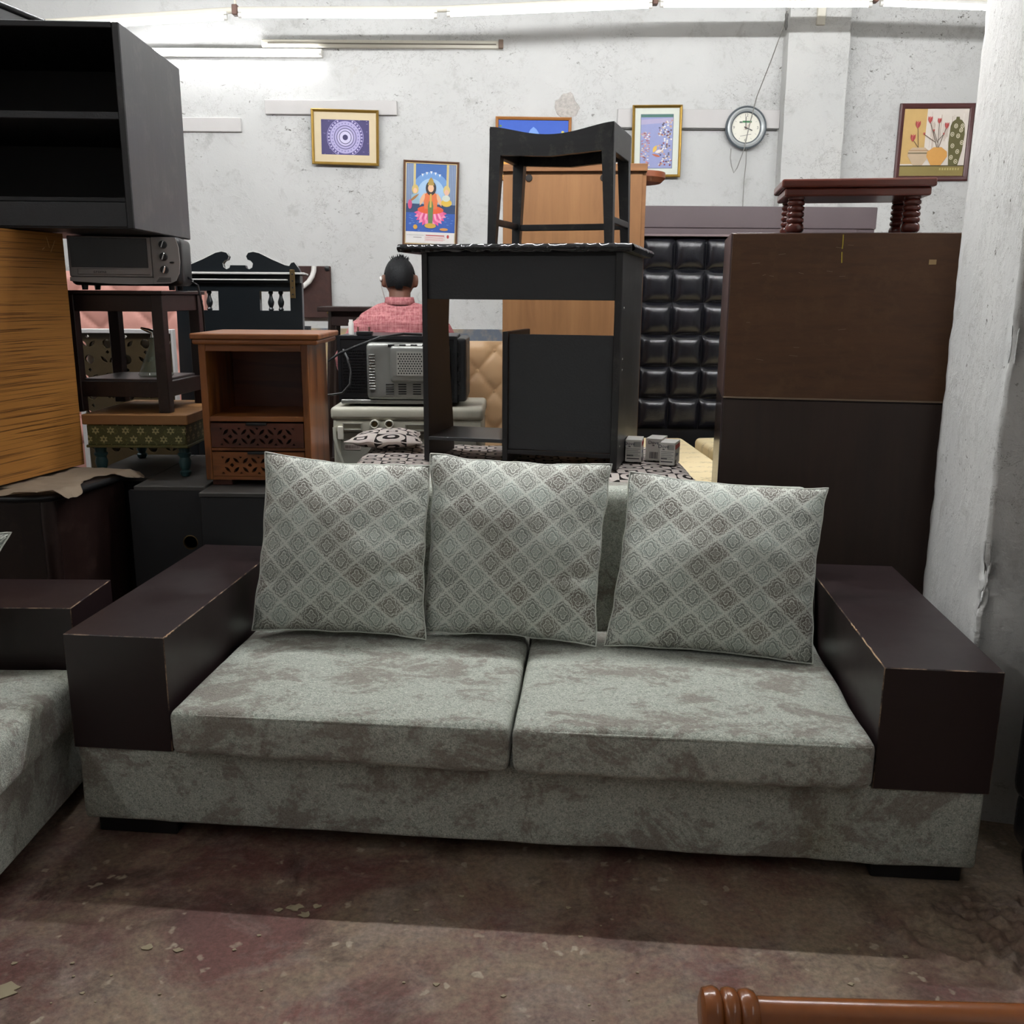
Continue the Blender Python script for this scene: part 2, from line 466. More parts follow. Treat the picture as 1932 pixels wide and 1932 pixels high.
def ink(h, rough=0.6):
    return plain('ink ' + h, h, rough, var=0.08, vs_=30)
# ------------------------------------------------------------------ geometry helpers
def bm_():
    return bmesh.new()

def obj(name, bm, mats, parent=None, loc=(0, 0, 0), smooth=None, rot=None):
    """link ONE mesh object; smooth = auto smooth angle in degrees"""
    me = bm if isinstance(bm, bpy.types.Mesh) else bpy.data.meshes.new(name)
    if not isinstance(bm, bpy.types.Mesh):
        bm.normal_update()
        bm.to_mesh(me)
        bm.free()
    for m in (mats if isinstance(mats, (list, tuple)) else [mats]):
        me.materials.append(m)
    if smooth is not None:
        me.shade_auto_smooth(R(smooth)) if hasattr(me, 'shade_auto_smooth') else None
        lim = math.cos(R(smooth))
        b2 = bmesh.new(); b2.from_mesh(me)
        for f in b2.faces:
            f.smooth = True
        for e in b2.edges:
            if len(e.link_faces) == 2:
                e.smooth = e.link_faces[0].normal.dot(e.link_faces[1].normal) > lim
        b2.to_mesh(me); b2.free()
    o = bpy.data.objects.new(name, me)
    COL.objects.link(o)
    o.location = loc
    if rot:
        o.rotation_euler = rot
    if parent is not None:
        o.parent = parent
    return o

def tag(o, label, cat, group=None):
    o['label'] = label
    o['category'] = cat
    if group:
        o['group'] = group
    return o

def thing(name, label, cat, loc=(0, 0, 0), rz=0.0, group=None, rot=None):
    o = bpy.data.objects.new(name, None)
    COL.objects.link(o)
    o.empty_display_size = 0.1
    o.location = loc
    o.rotation_euler = rot if rot else (0, 0, R(rz))
    return tag(o, label, cat, group)

def struct(name, bm, m, parent=None, smooth=None, label=None):
    o = obj(name, bm, m, parent, smooth=smooth)
    if parent is None:
        o['kind'] = 'structure'
        if label:
            o['label'] = label
    return o

def merge(bm, tmp, m=0, mtx=None):
    if mtx is not None:
        bmesh.ops.transform(tmp, matrix=mtx, verts=tmp.verts)
    for f in tmp.faces:
        f.material_index = m
    me = bpy.data.meshes.new('tmp')
    tmp.to_mesh(me); tmp.free()
    bm.from_mesh(me)
    bpy.data.meshes.remove(me)
    return bm

def box(bm, x0, x1, y0, y1, z0, z1, m=0, bev=0.0, seg=1, mtx=None):
    t = bm_()
    bmesh.ops.create_cube(t, size=1.0)
    for v in t.verts:
        v.co = Vector((x0 + (v.co.x + 0.5) * (x1 - x0), y0 + (v.co.y + 0.5) * (y1 - y0), z0 + (v.co.z + 0.5) * (z1 - z0)))
    if bev:
        bmesh.ops.bevel(t, geom=list(t.edges), offset=bev, segments=seg, affect='EDGES', profile=0.5)
    return merge(bm, t, m, mtx)

def B(x0, x1, y0, y1, z0, z1, bev=0.002, seg=1):
    return box(bm_(), x0, x1, y0, y1, z0, z1, 0, bev, seg)

def rubbed(bm):
    """give the bevelled arrises the second material"""
    bm.normal_update()
    for f in bm.faces:
        if max(abs(c) for c in f.normal) < 0.99:
            f.material_index = 1
    return bm

def tube(bm, pts, r, n=8, m=0, caps=True):
    pts = [Vector(p) for p in pts]
    rs = r if isinstance(r, (list, tuple)) else [r] * len(pts)
    rings = []
    prev = None
    for i, p in enumerate(pts):
        d = (pts[min(i + 1, len(pts) - 1)] - pts[max(i - 1, 0)]).normalized()
        a = prev if prev is not None else (Vector((0, 0, 1)) if abs(d.z) < 0.9 else Vector((1, 0, 0)))
        a = (a - d * a.dot(d)).normalized()
        prev = a
        b = d.cross(a)
        rings.append([bm.verts.new(p + (a * math.cos(2 * PI * k / n) + b * math.sin(2 * PI * k / n)) * rs[i]) for k in range(n)])
    for i in range(len(rings) - 1):
        for k in range(n):
            f = bm.faces.new((rings[i][k], rings[i][(k + 1) % n], rings[i + 1][(k + 1) % n], rings[i + 1][k]))
            f.material_index = m
    if caps:
        f = bm.faces.new(rings[0][::-1]); f.material_index = m
        f = bm.faces.new(rings[-1]); f.material_index = m
    bmesh.ops.recalc_face_normals(bm, faces=bm.faces)
    return bm

def lathe(bm, prof, n=16, c=(0, 0, 0), m=0, mtx=None):
    """prof = [(radius, z)] from bottom to top"""
    t = bm_()
    rings = [[t.verts.new((max(r, 1e-4) * math.cos(2 * PI * k / n), max(r, 1e-4) * math.sin(2 * PI * k / n), z)) for k in range(n)] for r, z in prof]
    for i in range(len(rings) - 1):
        for k in range(n):
            t.faces.new((rings[i][k], rings[i][(k + 1) % n], rings[i + 1][(k + 1) % n], rings[i + 1][k]))
    t.faces.new(rings[0][::-1]); t.faces.new(rings[-1])
    bmesh.ops.recalc_face_normals(t, faces=t.faces)
    M = Matrix.Translation(c)
    return merge(bm, t, m, M @ mtx if mtx is not None else M)

def prism(bm, poly, y0, y1, m=0, mtx=None):
    """polygon in XZ extruded along Y"""
    t = bm_()
    a = [t.verts.new((x, y0, z)) for x, z in poly]
    b = [t.verts.new((x, y1, z)) for x, z in poly]
    t.faces.new(a); t.faces.new(b[::-1])
    for i in range(len(poly)):
        j = (i + 1) % len(poly)
        t.faces.new((a[i], b[i], b[j], a[j]))
    bmesh.ops.recalc_face_normals(t, faces=t.faces)
    return merge(bm, t, m, mtx)

def poly(bm, pts, y, m=0):
    """flat printed shape in XZ facing -Y"""
    f = bm.faces.new([bm.verts.new((x, y, z)) for x, z in pts])
    f.normal_update()
    if f.normal.y > 0:
        f.normal_flip()
    f.material_index = m
    return f

def ell(cx, cz, rx, rz, n=16, a0=0.0, a1=2 * PI):
    k = n if abs(a1 - a0 - 2 * PI) < 1e-6 else n - 1
    return [(cx + rx * math.cos(a0 + (a1 - a0) * i / k), cz + rz * math.sin(a0 + (a1 - a0) * i / k)) for i in range(n)]

def ringframe(bm, w, h, prof, m=0):
    """mitred frame round a w x h rectangle centred on 0 in XZ; prof = [(inset, y)]"""
    loops = []
    for ins, y in prof:
        a, b = w / 2 - ins, h / 2 - ins
        loops.append([bm.verts.new(p) for p in ((-a, y, -b), (a, y, -b), (a, y, b), (-a, y, b))])
    for i in range(len(loops) - 1):
        for k in range(4):
            f = bm.faces.new((loops[i][k], loops[i][(k + 1) % 4], loops[i + 1][(k + 1) % 4], loops[i + 1][k]))
            f.material_index = m
    bmesh.ops.recalc_face_normals(bm, faces=bm.faces)
    return bm

def cuts(lo, hi, r, n):
    a = [lo, lo + r * 0.12, lo + r * 0.35, lo + r * 0.65, lo + r]
    b = [hi - x + lo for x in a[::-1]]
    return a + [lo + r + (hi - lo - 2 * r) * i / n for i in range(1, n)] + b

def roundbox(bm, lo, hi, r, n=(8, 8, 2), disp=None, m=0):
    """soft edged upholstered block with enough grid to displace; UV in metres"""
    lo, hi = Vector(lo), Vector(hi)
    ax = [cuts(lo[i], hi[i], r, n[i]) for i in range(3)]
    uvl = bm.loops.layers.uv.verify()
    vm = {}
    def vert(p):
        k = tuple(round(c, 5) for c in p)
        if k not in vm:
            p = Vector(p)
            inn = Vector([min(max(p[i], lo[i] + r), hi[i] - r) for i in range(3)])
            d = p - inn
            q = inn + d.normalized() * r if d.length > 1e-9 else p
            if disp:
                q = disp(q)
            vm[k] = bm.verts.new(q)
        return vm[k]
    for a in range(3):
        b, c = (a + 1) % 3, (a + 2) % 3
        for side in (0, 1):
            for i in range(len(ax[b]) - 1):
                for j in range(len(ax[c]) - 1):
                    cs = []
                    for ii, jj in ((i, j), (i + 1, j), (i + 1, j + 1), (i, j + 1)):
                        p = [0, 0, 0]
                        p[a] = (lo, hi)[side][a]; p[b] = ax[b][ii]; p[c] = ax[c][jj]
                        cs.append(p)
                    vs_ = [vert(p) for p in cs]
                    if not side:
                        vs_ = vs_[::-1]; cs = cs[::-1]
                    if len(set(vs_)) < 4:
                        continue
                    f = bm.faces.new(vs_)
                    f.material_index = m
                    for l, p in zip(f.loops, cs):
                        l[uvl].uv = (p[0] + (p[1] if a == 0 else 0), p[1] if a == 2 else p[2])
    return bm

def curve_mesh(cu):
    ob = bpy.data.objects.new('tmp', cu)
    COL.objects.link(ob)
    me = bpy.data.meshes.new_from_object(ob.evaluated_get(bpy.context.evaluated_depsgraph_get()))
    bpy.data.objects.remove(ob)
    bpy.data.curves.remove(cu)
    me.materials.clear()
    return me

def fret(loops, depth):
    """flat board in XZ with real holes: first loop is the outline, others are holes"""
    cu = bpy.data.curves.new('tmp', 'CURVE')
    cu.dimensions = '2D'
    cu.fill_mode = 'BOTH'
    cu.extrude = depth / 2
    for pts in loops:
        s = cu.splines.new('POLY')
        s.points.add(len(pts) - 1)
        for p, (x, z) in zip(s.points, pts):
            p.co = (x, z, 0, 1)
        s.use_cyclic_u = True
    me = curve_mesh(cu)
    me.transform(Matrix.Rotation(PI / 2, 4, 'X'))
    return me

def text_mesh(txt, size, ext=0.0004):
    cu = bpy.data.curves.new('tmp', 'FONT')
    cu.body = txt
    cu.size = size
    cu.extrude = ext
    cu.align_x = 'CENTER'
    cu.align_y = 'CENTER'
    cu.resolution_u = 3
    me = curve_mesh(cu)
    me.transform(Matrix.Rotation(PI / 2, 4, 'X'))
    return me

def remesh(bm, voxel, name, smooth_it=6):
    """one continuous skin grown round overlapping volumes"""
    me = bpy.data.meshes.new('tmp')
    bm.to_mesh(me); bm.free()
    ob = bpy.data.objects.new('tmp', me)
    COL.objects.link(ob)
    md = ob.modifiers.new('r', 'REMESH'); md.mode = 'VOXEL'; md.voxel_size = voxel
    ms = ob.modifiers.new('s', 'SMOOTH'); ms.iterations = smooth_it; ms.factor = 0.5
    res = bpy.data.meshes.new_from_object(ob.evaluated_get(bpy.context.evaluated_depsgraph_get()))
    bpy.data.objects.remove(ob)
    bpy.data.meshes.remove(me)
    res.polygons.foreach_set('use_smooth', [True] * len(res.polygons))
    res.materials.clear()
    return res

def ellipsoid(bm, c, r, rot=None, n=12):
    t = bm_()
    bmesh.ops.create_uvsphere(t, u_segments=n * 2, v_segments=n, radius=1.0)
    M = Matrix.Translation(c)
    if rot:
        M = M @ Matrix.Rotation(rot[0], 4, 'X') @ Matrix.Rotation(rot[1], 4, 'Y') @ Matrix.Rotation(rot[2], 4, 'Z')
    return merge(bm, t, 0, M @ Matrix.Diagonal((*r, 1)))

def nz(p, s, seed=0.0):
    return mnoise.noise(Vector((p[0] * s + seed, p[1] * s - seed, p[2] * s + seed * 0.7)))

def pillow(name, corners, t, mat, label, cat, group, seed, loc, uvo=(0, 0), wr=1.0, dent=0.0):
    """knife edge cushion stretched between four corners TL TR BR BL (metres, relative to loc)"""
    TL, TR, BR, BL = [Vector(c) for c in corners]
    nrm = (TR - TL).cross(BL - TL).normalized()          # towards the room
    W_, H_ = (TR - TL).length, (BL - TL).length
    bm = bm_()
    uvl = bm.loops.layers.uv.verify()
    N = 44
    def pt(u, v, side):
        a, b = 2 * u - 1, 2 * v - 1
        pin = 0.05
        uu = 0.5 + 0.5 * a * (1 - pin * (1 - b * b) * (1 if a * a > 0 else 0))
        vv = 0.5 + 0.5 * b * (1 - pin * (1 - a * a))
        P = (TL * (1 - uu) + TR * uu) * (1 - vv) + (BL * (1 - uu) + BR * uu) * vv
        prof = max(0.0, (1 - abs(a) ** 2.2) * (1 - abs(b) ** 2.2)) ** 0.62
        q = Vector((u * 3 + seed, v * 3, side * 2.0))
        wrk = mnoise.noise(Vector((u * 2.2 + seed, v * 2.2 - seed, side))) * 0.16 + mnoise.noise(q * 2.1) * 0.06
        edge = (max(abs(a), abs(b)) ** 6)
        pleat = math.sin((u if abs(b) > abs(a) else v) * 46 + seed * 3 + 3 * mnoise.noise(q)) * 0.0035 * edge * prof ** 0.3 * wr
        # pulled creases running in from the side seams
        cr = 0.0
        for k, (cv, sl, sg) in enumerate(((0.62, 0.35, 1), (0.74, -0.3, -1), (0.80, -0.5, 1))):
            d = (v - cv) - sl * ((1 - u) if sg > 0 else u) * 0.4
            reach = (u if sg > 0 else 1 - u)
            cr -= 0.020 * math.exp(-(d / 0.022) ** 2) * max(0, reach - 0.62) / 0.38 * wr
        off = t * prof * (1 + wrk) + cr * prof + pleat
        sag = t * 0.25 * math.exp(-((v - 0.8) / 0.25) ** 2) * prof
        return P + nrm * side * (off + (sag if side > 0 else 0)) + Vector((mnoise.noise(Vector((v * 7, seed, 1))) * 0.006 * abs(a), 0, mnoise.noise(Vector((u * 7, seed, 5))) * 0.006 * abs(b)))
    grid = {}
    for side in (1, -1):
        for i in range(N + 1):
            for j in range(N + 1):
                key = (i, j, 0 if i in (0, N) or j in (0, N) else side)
                if key not in grid:
                    grid[key] = bm.verts.new(pt(i / N, j / N, side))
        def g_(i, j):
            return grid[(i, j, 0 if i in (0, N) or j in (0, N) else side)]
        for i in range(N):
            for j in range(N):
                idx = ((i, j), (i, j + 1), (i + 1, j + 1), (i + 1, j))
                if side < 0:
                    idx = idx[::-1]
                f = bm.faces.new([g_(*k) for k in idx])
                f.smooth = True
                for l, (a, b) in zip(f.loops, idx):
                    l[uvl].uv = (a / N * W_ + uvo[0], (1 - b / N) * H_ + uvo[1])
    o = obj(name, bm, mat, None, loc)
    for p in o.data.polygons:
        p.use_smooth = True
    # stitched seam round the edge
    rim = []
    for k in range(4 * N):
        s_, i = divmod(k, N)
        u, v = ((i / N, 0), (1, i / N), (1 - i / N, 1), (0, 1 - i / N))[s_]
        rim.append(pt(u, v, 1))
    rim.append(rim[0])
    obj('seam', tube(bm_(), rim, 0.0022, 5), mat, o, smooth=60)
    return tag(o, label, cat, group)
# ------------------------------------------------------------------ the room
bm = bm_()
xs = [-5, -2.2, -1.5] + [-1.2 + 0.02 * i for i in range(98)] + [0.76 + 0.006 * i for i in range(110)] + [1.45, 1.55, 1.65, 1.9, 5]
ys = [-3.6, 0.2, 0.9] + [1.1 + 0.02 * i for i in range(18)] + [1.46 + 0.006 * i for i in range(100)] + [2.07 + 0.03 * i for i in range(16)] + [2.8, 4.5, 6.6]
def floor_z(x, y):
    w = min(1, max(0, (x + 1.2) / 0.2)) * min(1, max(0, (1.6 - x) / 0.2)) * min(1, max(0, (y - 1.1) / 0.15)) * min(1, max(0, (2.5 - y) / 0.2))
    z = 0.0012 * mnoise.noise(Vector((x * 9, y * 9, 0)))
    d = math.hypot((x - 1.10) / 0.20, (y - 1.88) / 0.13) + 0.55 * mnoise.noise(Vector((x * 7, y * 7, 3)))
    d2 = math.hypot((x - 1.22) / 0.14, (y - 1.68) / 0.24) + 0.5 * mnoise.noise(Vector((x * 8, y * 8, 7)))
    for dd in (d, d2):
        if dd < 1.25:
            rough = mnoise.fractal(Vector((x * 30, y * 30, 1)), 1.0, 2.0, 4)
            edge = math.exp(-((dd - 1.0) / 0.16) ** 2)
            z += 0.010 * edge + 0.011 * rough * (1 if dd < 1 else 0.35) + 0.006 * max(0, 1 - dd)
    return max(-0.004, z) * w if w > 0 else 0.0
gv = [[bm.verts.new((x, y, min(0.03, floor_z(x, y)))) for y in ys] for x in xs]
for i in range(len(xs) - 1):
    for j in range(len(ys) - 1):
        f = bm.faces.new((gv[i][j], gv[i + 1][j], gv[i + 1][j + 1], gv[i][j + 1])); f.smooth = True
struct('floor', bm, FLOOR, label='worn red oxide concrete floor with dust and broken patch')
struct('ceiling', B(-5, 5, -3.6, 6.6, 3.9, 4.0, 0), plain('ceiling white', '#c9c8c4', 0.9))
struct('wall_back', B(-5, 5, 6.5, 6.7, 0, 3.9, 0), WALL, label='flaking white plaster back wall')
struct('wall_left', B(-5.2, -5, -3.6, 6.6, 0, 3.9, 0), WALL)
struct('wall_right', B(5, 5.2, -3.6, 6.6, 0, 3.9, 0), WALL)
struct('wall_front', B(-5, 5, -3.8, -3.6, 0, 3.9, 0), WALL)

# dado band at the foot of the back wall
g = G('worn dado paint')
_v = g.coord('Object')
g.bump(g.noise(_v, 25, 5, 0.7), 0.3, 0.01)
DADO = g.fin(g.mix(g.ramp(g.noise(_v, 2.5, 5, 0.6), 0.42, 0.58), lin('#5d6570'), lin('#b49d75')), 0.6)
struct('baseboard_back', B(-5, 5, 6.485, 6.5, 0, 1.165, 0.003), DADO)

# shallow pilaster running up the back wall
bm = bm_()
NZ = 60
def edge_x(c, z, s):
    return c + 0.006 * mnoise.noise(Vector((z * 6, s, 0))) + 0.012 * (z - 2.6) * (-0.6)
rows = []
for k in range(NZ + 1):
    z = 3.9 * k / NZ
    a, b = edge_x(1.70, z, 1.0), edge_x(2.08, z, 9.0)
    rows.append([bm.verts.new(p) for p in ((a, 6.5, z), (a, 6.38, z), (b, 6.38, z), (b, 6.5, z))])
for k in range(NZ):
    for i in range(3):
        bm.faces.new((rows[k][i], rows[k][i + 1], rows[k + 1][i + 1], rows[k + 1][i]))
bmesh.ops.recalc_face_normals(bm, faces=bm.faces)
struct('trim_1', bm, WALL_P, label='shallow white pilaster on the back wall')

# painted timber battens fixed to the wall
struct('trim_2', B(-2.62, -1.76, 6.475, 6.5, 2.405, 2.49, 0.003), WHITEW)
struct('trim_3', B(-1.60, -0.755, 6.47, 6.5, 2.512, 2.598, 0.003), WHITEW)
struct('trim_4', B(0.66, 1.70, 6.475, 6.5, 2.447, 2.56, 0.003), WHITEW)
bm = bm_(); box(bm, 0.68, 1.69, 6.482, 6.5, 2.436, 2.447, 0, 0.001)
struct('trim_5', bm, plain('dark timber groove', '#4b4a47', 0.7))
bm = bm_(); box(bm, 1.86, 1.91, 6.355, 6.38, 3.03, 3.9, 0, 0.002)
struct('trim_6', bm, CREAMP)
# patched hole in the plaster
bm = bm_()
lathe(bm, [(0.075, 0), (0.068, 0.006), (0.045, 0.003), (0.02, 0.002), (0.0, 0.002)], 40, (0.335, 6.5, 2.575), 0, Matrix.Rotation(PI / 2, 4, 'X'))
for v in bm.verts:
    v.co.x += 0.022 * mnoise.noise(v.co * 24); v.co.z += 0.022 * mnoise.noise(v.co * 25 + Vector((5, 0, 0)))
struct('trim_7', bm, plain('grey patched plaster', '#b3aea8', 0.9, var=0.5, vs_=60, bump=0.8, bs=80), smooth=60)

# thick square pillar beside the sofa, corner knocked off in places
bm = bm_()
A = Vector((1.42, 3.12)); Cc = Vector((1.22, 2.36))
d_side = (Cc - A).normalized(); L = (Cc - A).length
d_front = Vector((-d_side.y, d_side.x)); d_front = d_front if d_front.x > 0 else -d_front
def ring2d():
    pts = []
    n = 22
    for i in range(n):
        pts.append((A + d_side * (L - 0.018) * i / (n - 1), 'a' if i == 0 else 's'))
    for i in range(1, 6):
        a = i / 6 * PI / 2
        pts.append((Cc - d_side * 0.018 + d_front * 0.018 + (-d_front * math.cos(a) + d_side * math.sin(a)) * 0.018, 'c'))
    for i in range(n):
        pts.append((Cc + d_front * (0.018 + 0.732 * i / (n - 1)), 'f'))
    return pts
R2 = ring2d()
NZ = 170
rows = []
for k in range(NZ + 1):
    z = 3.9 * k / NZ
    row = []
    for i, (p, kind) in enumerate(R2):
        q = Vector((p.x, p.y, z))
        out = Vector((-d_front.x, -d_front.y, 0)) if kind in 'sa' else Vector((d_side.x, d_side.y, 0)) if kind == 'f' else Vector((d_side.x - d_front.x, d_side.y - d_front.y, 0)) * 0.7
        a = 0.002 * mnoise.noise(q * 5) + 0.0012 * mnoise.noise(q * 26)
        dc = (Vector((p.x, p.y)) - Cc).length
        near = math.exp(-(dc / 0.040) ** 2)
        chip = max(0.0, mnoise.noise(Vector((3.1, 0.4, z * 3.3))) + 0.35 + 0.35 * mnoise.noise(Vector((1.0, 5.0, z * 13))))
        low = 1.0 if z < 1.35 else 0.45
        a -= near * (0.012 * chip * low + 0.004 * mnoise.noise(q * 30))
        if abs(z - 0.66) < 0.16:
            a -= 0.016 * math.exp(-(dc / 0.07) ** 2) * math.exp(-((z - 0.66) / 0.07) ** 2) * (1 + 0.9 * mnoise.noise(q * 30))
        if kind == 'a':
            a += 0.005 * mnoise.noise(Vector((z * 14, 2, 2)))
        row.append(bm.verts.new(q + out * a))
    b1, b2 = A + d_front * 0.75, None
    row.append(bm.verts.new((b1.x, b1.y, z)))
    rows.append(row)
n = len(rows[0])
for k in range(NZ):
    for i in range(n):
        j = (i + 1) % n
        f = bm.faces.new((rows[k][i], rows[k][j], rows[k + 1][j], rows[k + 1][i])); f.smooth = i < n - 2
bmesh.ops.recalc_face_normals(bm, faces=bm.faces)
pillar = struct('pillar', bm, WALL_P, label='thick white plastered pillar with chipped corner')

# ------------------------------------------------------------------ fluorescent tubes
def tube_light(label, a, b, group, r=0.0135, batten=True, lit=True, glow=None):
    a, b = Vector(a), Vector(b)
    mid = (a + b) / 2
    t = thing('tube_light', label, 'light', mid, group=group)
    a, b = a - mid, b - mid
    d = (b - a).normalized()
    e = 0.02
    obj('tube', tube(bm_(), [a + d * e, b - d * e], r, 6), (glow or TUBE) if lit else WHITEP, t, smooth=50)
    for p, s in ((a, 1), (b, -1)):
        obj('end_cap', tube(bm_(), [p, p + d * e * s], r * 1.08, 10), WHITEP, t, smooth=50)
    if batten:
        bm = bm_()
        up = Vector((0, 0, r + 0.008))
        side = Vector((0, 1, 0)) if abs(d.y) < 0.9 else Vector((1, 0, 0))
        hw = side * 0.016
        M = Matrix((( d.x, side.x, 0, 0), (d.y, side.y, 0, 0), (d.z, 0, 1, 0), (0, 0, 0, 1)))
        box(bm, -(b - a).length / 2, (b - a).length / 2, -0.014, 0.014, r + 0.001, r + 0.016, 0, 0.002, 1, M)
        obj('batten', bm, WHITEP, t)
    return t
ROW = 'row of bright tubes on the overhead pipe'
tube_light('lit tube light at far left of the pipe, partly behind the black cabinet', (-2.86, 5.8, 2.825), (-1.62, 5.8, 2.903), ROW)
tube_light('lit tube light above the purple mandala picture', (-1.556, 5.8, 2.914), (-0.44, 5.8, 2.919), ROW)
tube_light('lit tube light on the pipe above the black stool', (-0.385, 5.8, 2.927), (0.765, 5.8, 2.979), ROW)
tube_light('lit tube light on the pipe above the wall clock', (0.81, 5.8, 2.984), (1.995, 5.8, 2.992), ROW)
tube_light('lit tube light at far right running behind the pillar', (2.04, 5.8, 2.998), (3.23, 5.8, 2.960), ROW)
# tubes of the same kind over the rest of the hall
for i, x in enumerate((-3.3, -1.95, -0.6, 0.75, 2.1)):
    tube_light('lit ceiling tube light over the middle of the hall', (x, 3.55 - 0.09 * x, 2.92), (x + 1.2, 3.55 - 0.09 * (x + 1.2), 2.92), 'tube lights over the middle of the hall', glow=HTUBE)
for i, y in enumerate((-2.4, -1.0, 0.4)):
    tube_light('lit ceiling tube light behind and left of the viewer', (-2.9, y, 3.3), (-2.9, y + 1.2, 3.3), 'tube lights behind the viewer', glow=RTUBE)

for i, y in enumerate((-1.9, -0.5)):  # unseen tubes added to brighten the pillar's front face
    tube_light('added unseen tube light behind and right of the viewer', (2.3, y, 3.3), (2.3, y + 1.2, 3.3), 'tube lights behind the viewer', glow=RTUBE)

# conduit the row hangs from
t = thing('conduit_pipe', 'cream overhead pipe carrying the row of tube lights', 'pipe', (0, 5.8, 2.95))
obj('pipe', tube(bm_(), [(-3.2, 0.03, -0.105), (-1.58, 0.03, 0.0), (-0.41, 0.03, 0.012), (0.78, 0.03, 0.072), (2.02, 0.03, 0.088), (3.4, 0.03, 0.05)], 0.017, 8), CREAMP, t, smooth=50)
for x, z in ((-1.58, 0.0), (0.785, 0.07), (2.02, 0.09)):
    obj('hanger', tube(bm_(), [(x, 0.03, z), (x, 0.03, 0.955)], 0.008, 6), CREAMP, t, smooth=50)
    obj('clamp', box(bm_(), x - 0.016, x + 0.016, 0.005, 0.055, z - 0.03, z + 0.025, 0, 0.004), plain('rusty clamp', '#6a5148', 0.6, 0.3), t)
# twin fixture on the wall, left half lit
t = tube_light('lit tube light fixed on the wall behind the black cabinet', (-2.42, 6.455, 2.868), (-1.22, 6.455, 2.872), None, batten=False, glow=WTUBE)
obj('batten', box(bm_(), -0.6, 0.6, 0.014, 0.045, -0.02, 0.03, 0, 0.003), WHITEP, t)
t = thing('tube_fixture', 'unlit empty tube fixture on the wall above the mandala picture', 'light', (-0.66, 6.5, 2.93))
obj('batten', B(-0.94, 0.58, -0.035, 0, -0.022, 0.022, 0.003), CREAMP, t)
obj('groove', B(-0.90, 0.54, -0.037, -0.034, -0.004, 0.004, 0.0005), plain('dirt line', '#7c766a', 0.8), t)
obj('end_holder', B(0.555, 0.585, -0.055, -0.033, -0.026, 0.026, 0.003), plain('rust brown holder', '#6f5b4d', 0.6), t)
# ------------------------------------------------------------------ sofas
def soft(seed, amp=0.004, puff=0.0, lo=None, hi=None):
    def f(q):
        q = Vector(q)
        a = amp * nz(q, 5.0, seed) + amp * 0.5 * nz(q, 14.0, seed + 3)
        if puff and lo is not None and q.z > (lo[2] + hi[2]) / 2:
            u = (q.x - lo[0]) / (hi[0] - lo[0]) * 2 - 1
            v = (q.y - lo[1]) / (hi[1] - lo[1]) * 2 - 1
            q.z += puff * max(0, 1 - u ** 4) * max(0, 1 - v ** 4)
        return q + Vector((a * 0.4, a, a))
    return f

def foot(parent, x0, x1, y0, y1, z1):
    obj('foot', B(x0, x1, y0, y1, 0.0, z1, 0.004), BLKPL, parent)

S = thing('sofa', 'grey green two cushion sofa with wide dark wooden box arms', 'sofa', (0.004, 2.1295, 0), -5.28)
W2 = 1.124
obj('base', roundbox(bm_(), (-W2, 0, 0.052), (W2, 0.90, 0.262), 0.012, (40, 10, 5), soft(1, 0.003)), SOFA, S, smooth=50)
for s in (-1, 1):
    x0, x1 = (-W2 - 0.004, -W2 + 0.258) if s < 0 else (W2 - 0.262, W2 + 0.006)
    obj('arm', rubbed(B(x0, x1, -0.006, 0.865, 0.258, 0.566, 0.0022)), [ARM, ARMEDGE], S)
    for fy in (0.03, 0.74):
        fx0 = -W2 + 0.02 if s < 0 else W2 - 0.235
        foot(S, fx0, fx0 + 0.215, fy, fy + 0.12, 0.056)
for k, (x0, x1, sd) in enumerate(((-0.852, -0.004, 2.0), (0.004, 0.852, 7.0))):
    lo, hi = (x0, -0.05, 0.266), (x1, 0.66, 0.392)
    sc = obj('seat_cushion', roundbox(bm_(), lo, hi, 0.026, (22, 18, 3), soft(sd, 0.005, 0.008, lo, hi)), SOFA, S, smooth=50)
    rim = [(x0 + 0.012, -0.042, 0.379), (x0 + 0.26, -0.0455, 0.381), ((x0 + x1) / 2, -0.046, 0.382), (x1 - 0.26, -0.0455, 0.381), (x1 - 0.012, -0.042, 0.379)]
    obj('piping', tube(bm_(), rim, 0.004, 6), SOFA, sc, smooth=60)
bm = bm_()
def lean(q):
    q = soft(11, 0.004)(q)
    q.y += (q.z - 0.4) * 0.28
    return q
obj('backrest', roundbox(bm, (-0.858, 0.64, 0.27), (0.858, 0.80, 0.812), 0.03, (30, 3, 10), lean), SOFA, S, smooth=50)
obj('back_panel', B(-1.1, 1.1, 0.90, 0.925, 0.06, 0.545, 0.004), SOFA, S)
# scratches and raw chips on the arm edges
chip = plain('raw chipped ply', '#a88a6c', 0.8, var=0.3, vs_=40)
for (x, y0, y1, z) in ((0.8625, 0.02, 0.19, 0.565), (0.8625, 0.24, 0.30, 0.565), (-0.866, 0.0, 0.05, 0.565)):
    bm = bm_()
    pts = [(x + 0.0012 * math.sin(i * 2.1), y0 + (y1 - y0) * i / 7, z + 0.0005 * math.cos(i * 3)) for i in range(8)]
    tube(bm, pts, [0.001 + 0.0016 * abs(math.sin(i * 1.9 + y0 * 9)) for i in range(8)], 5)
    obj('chip', bm, chip, S)

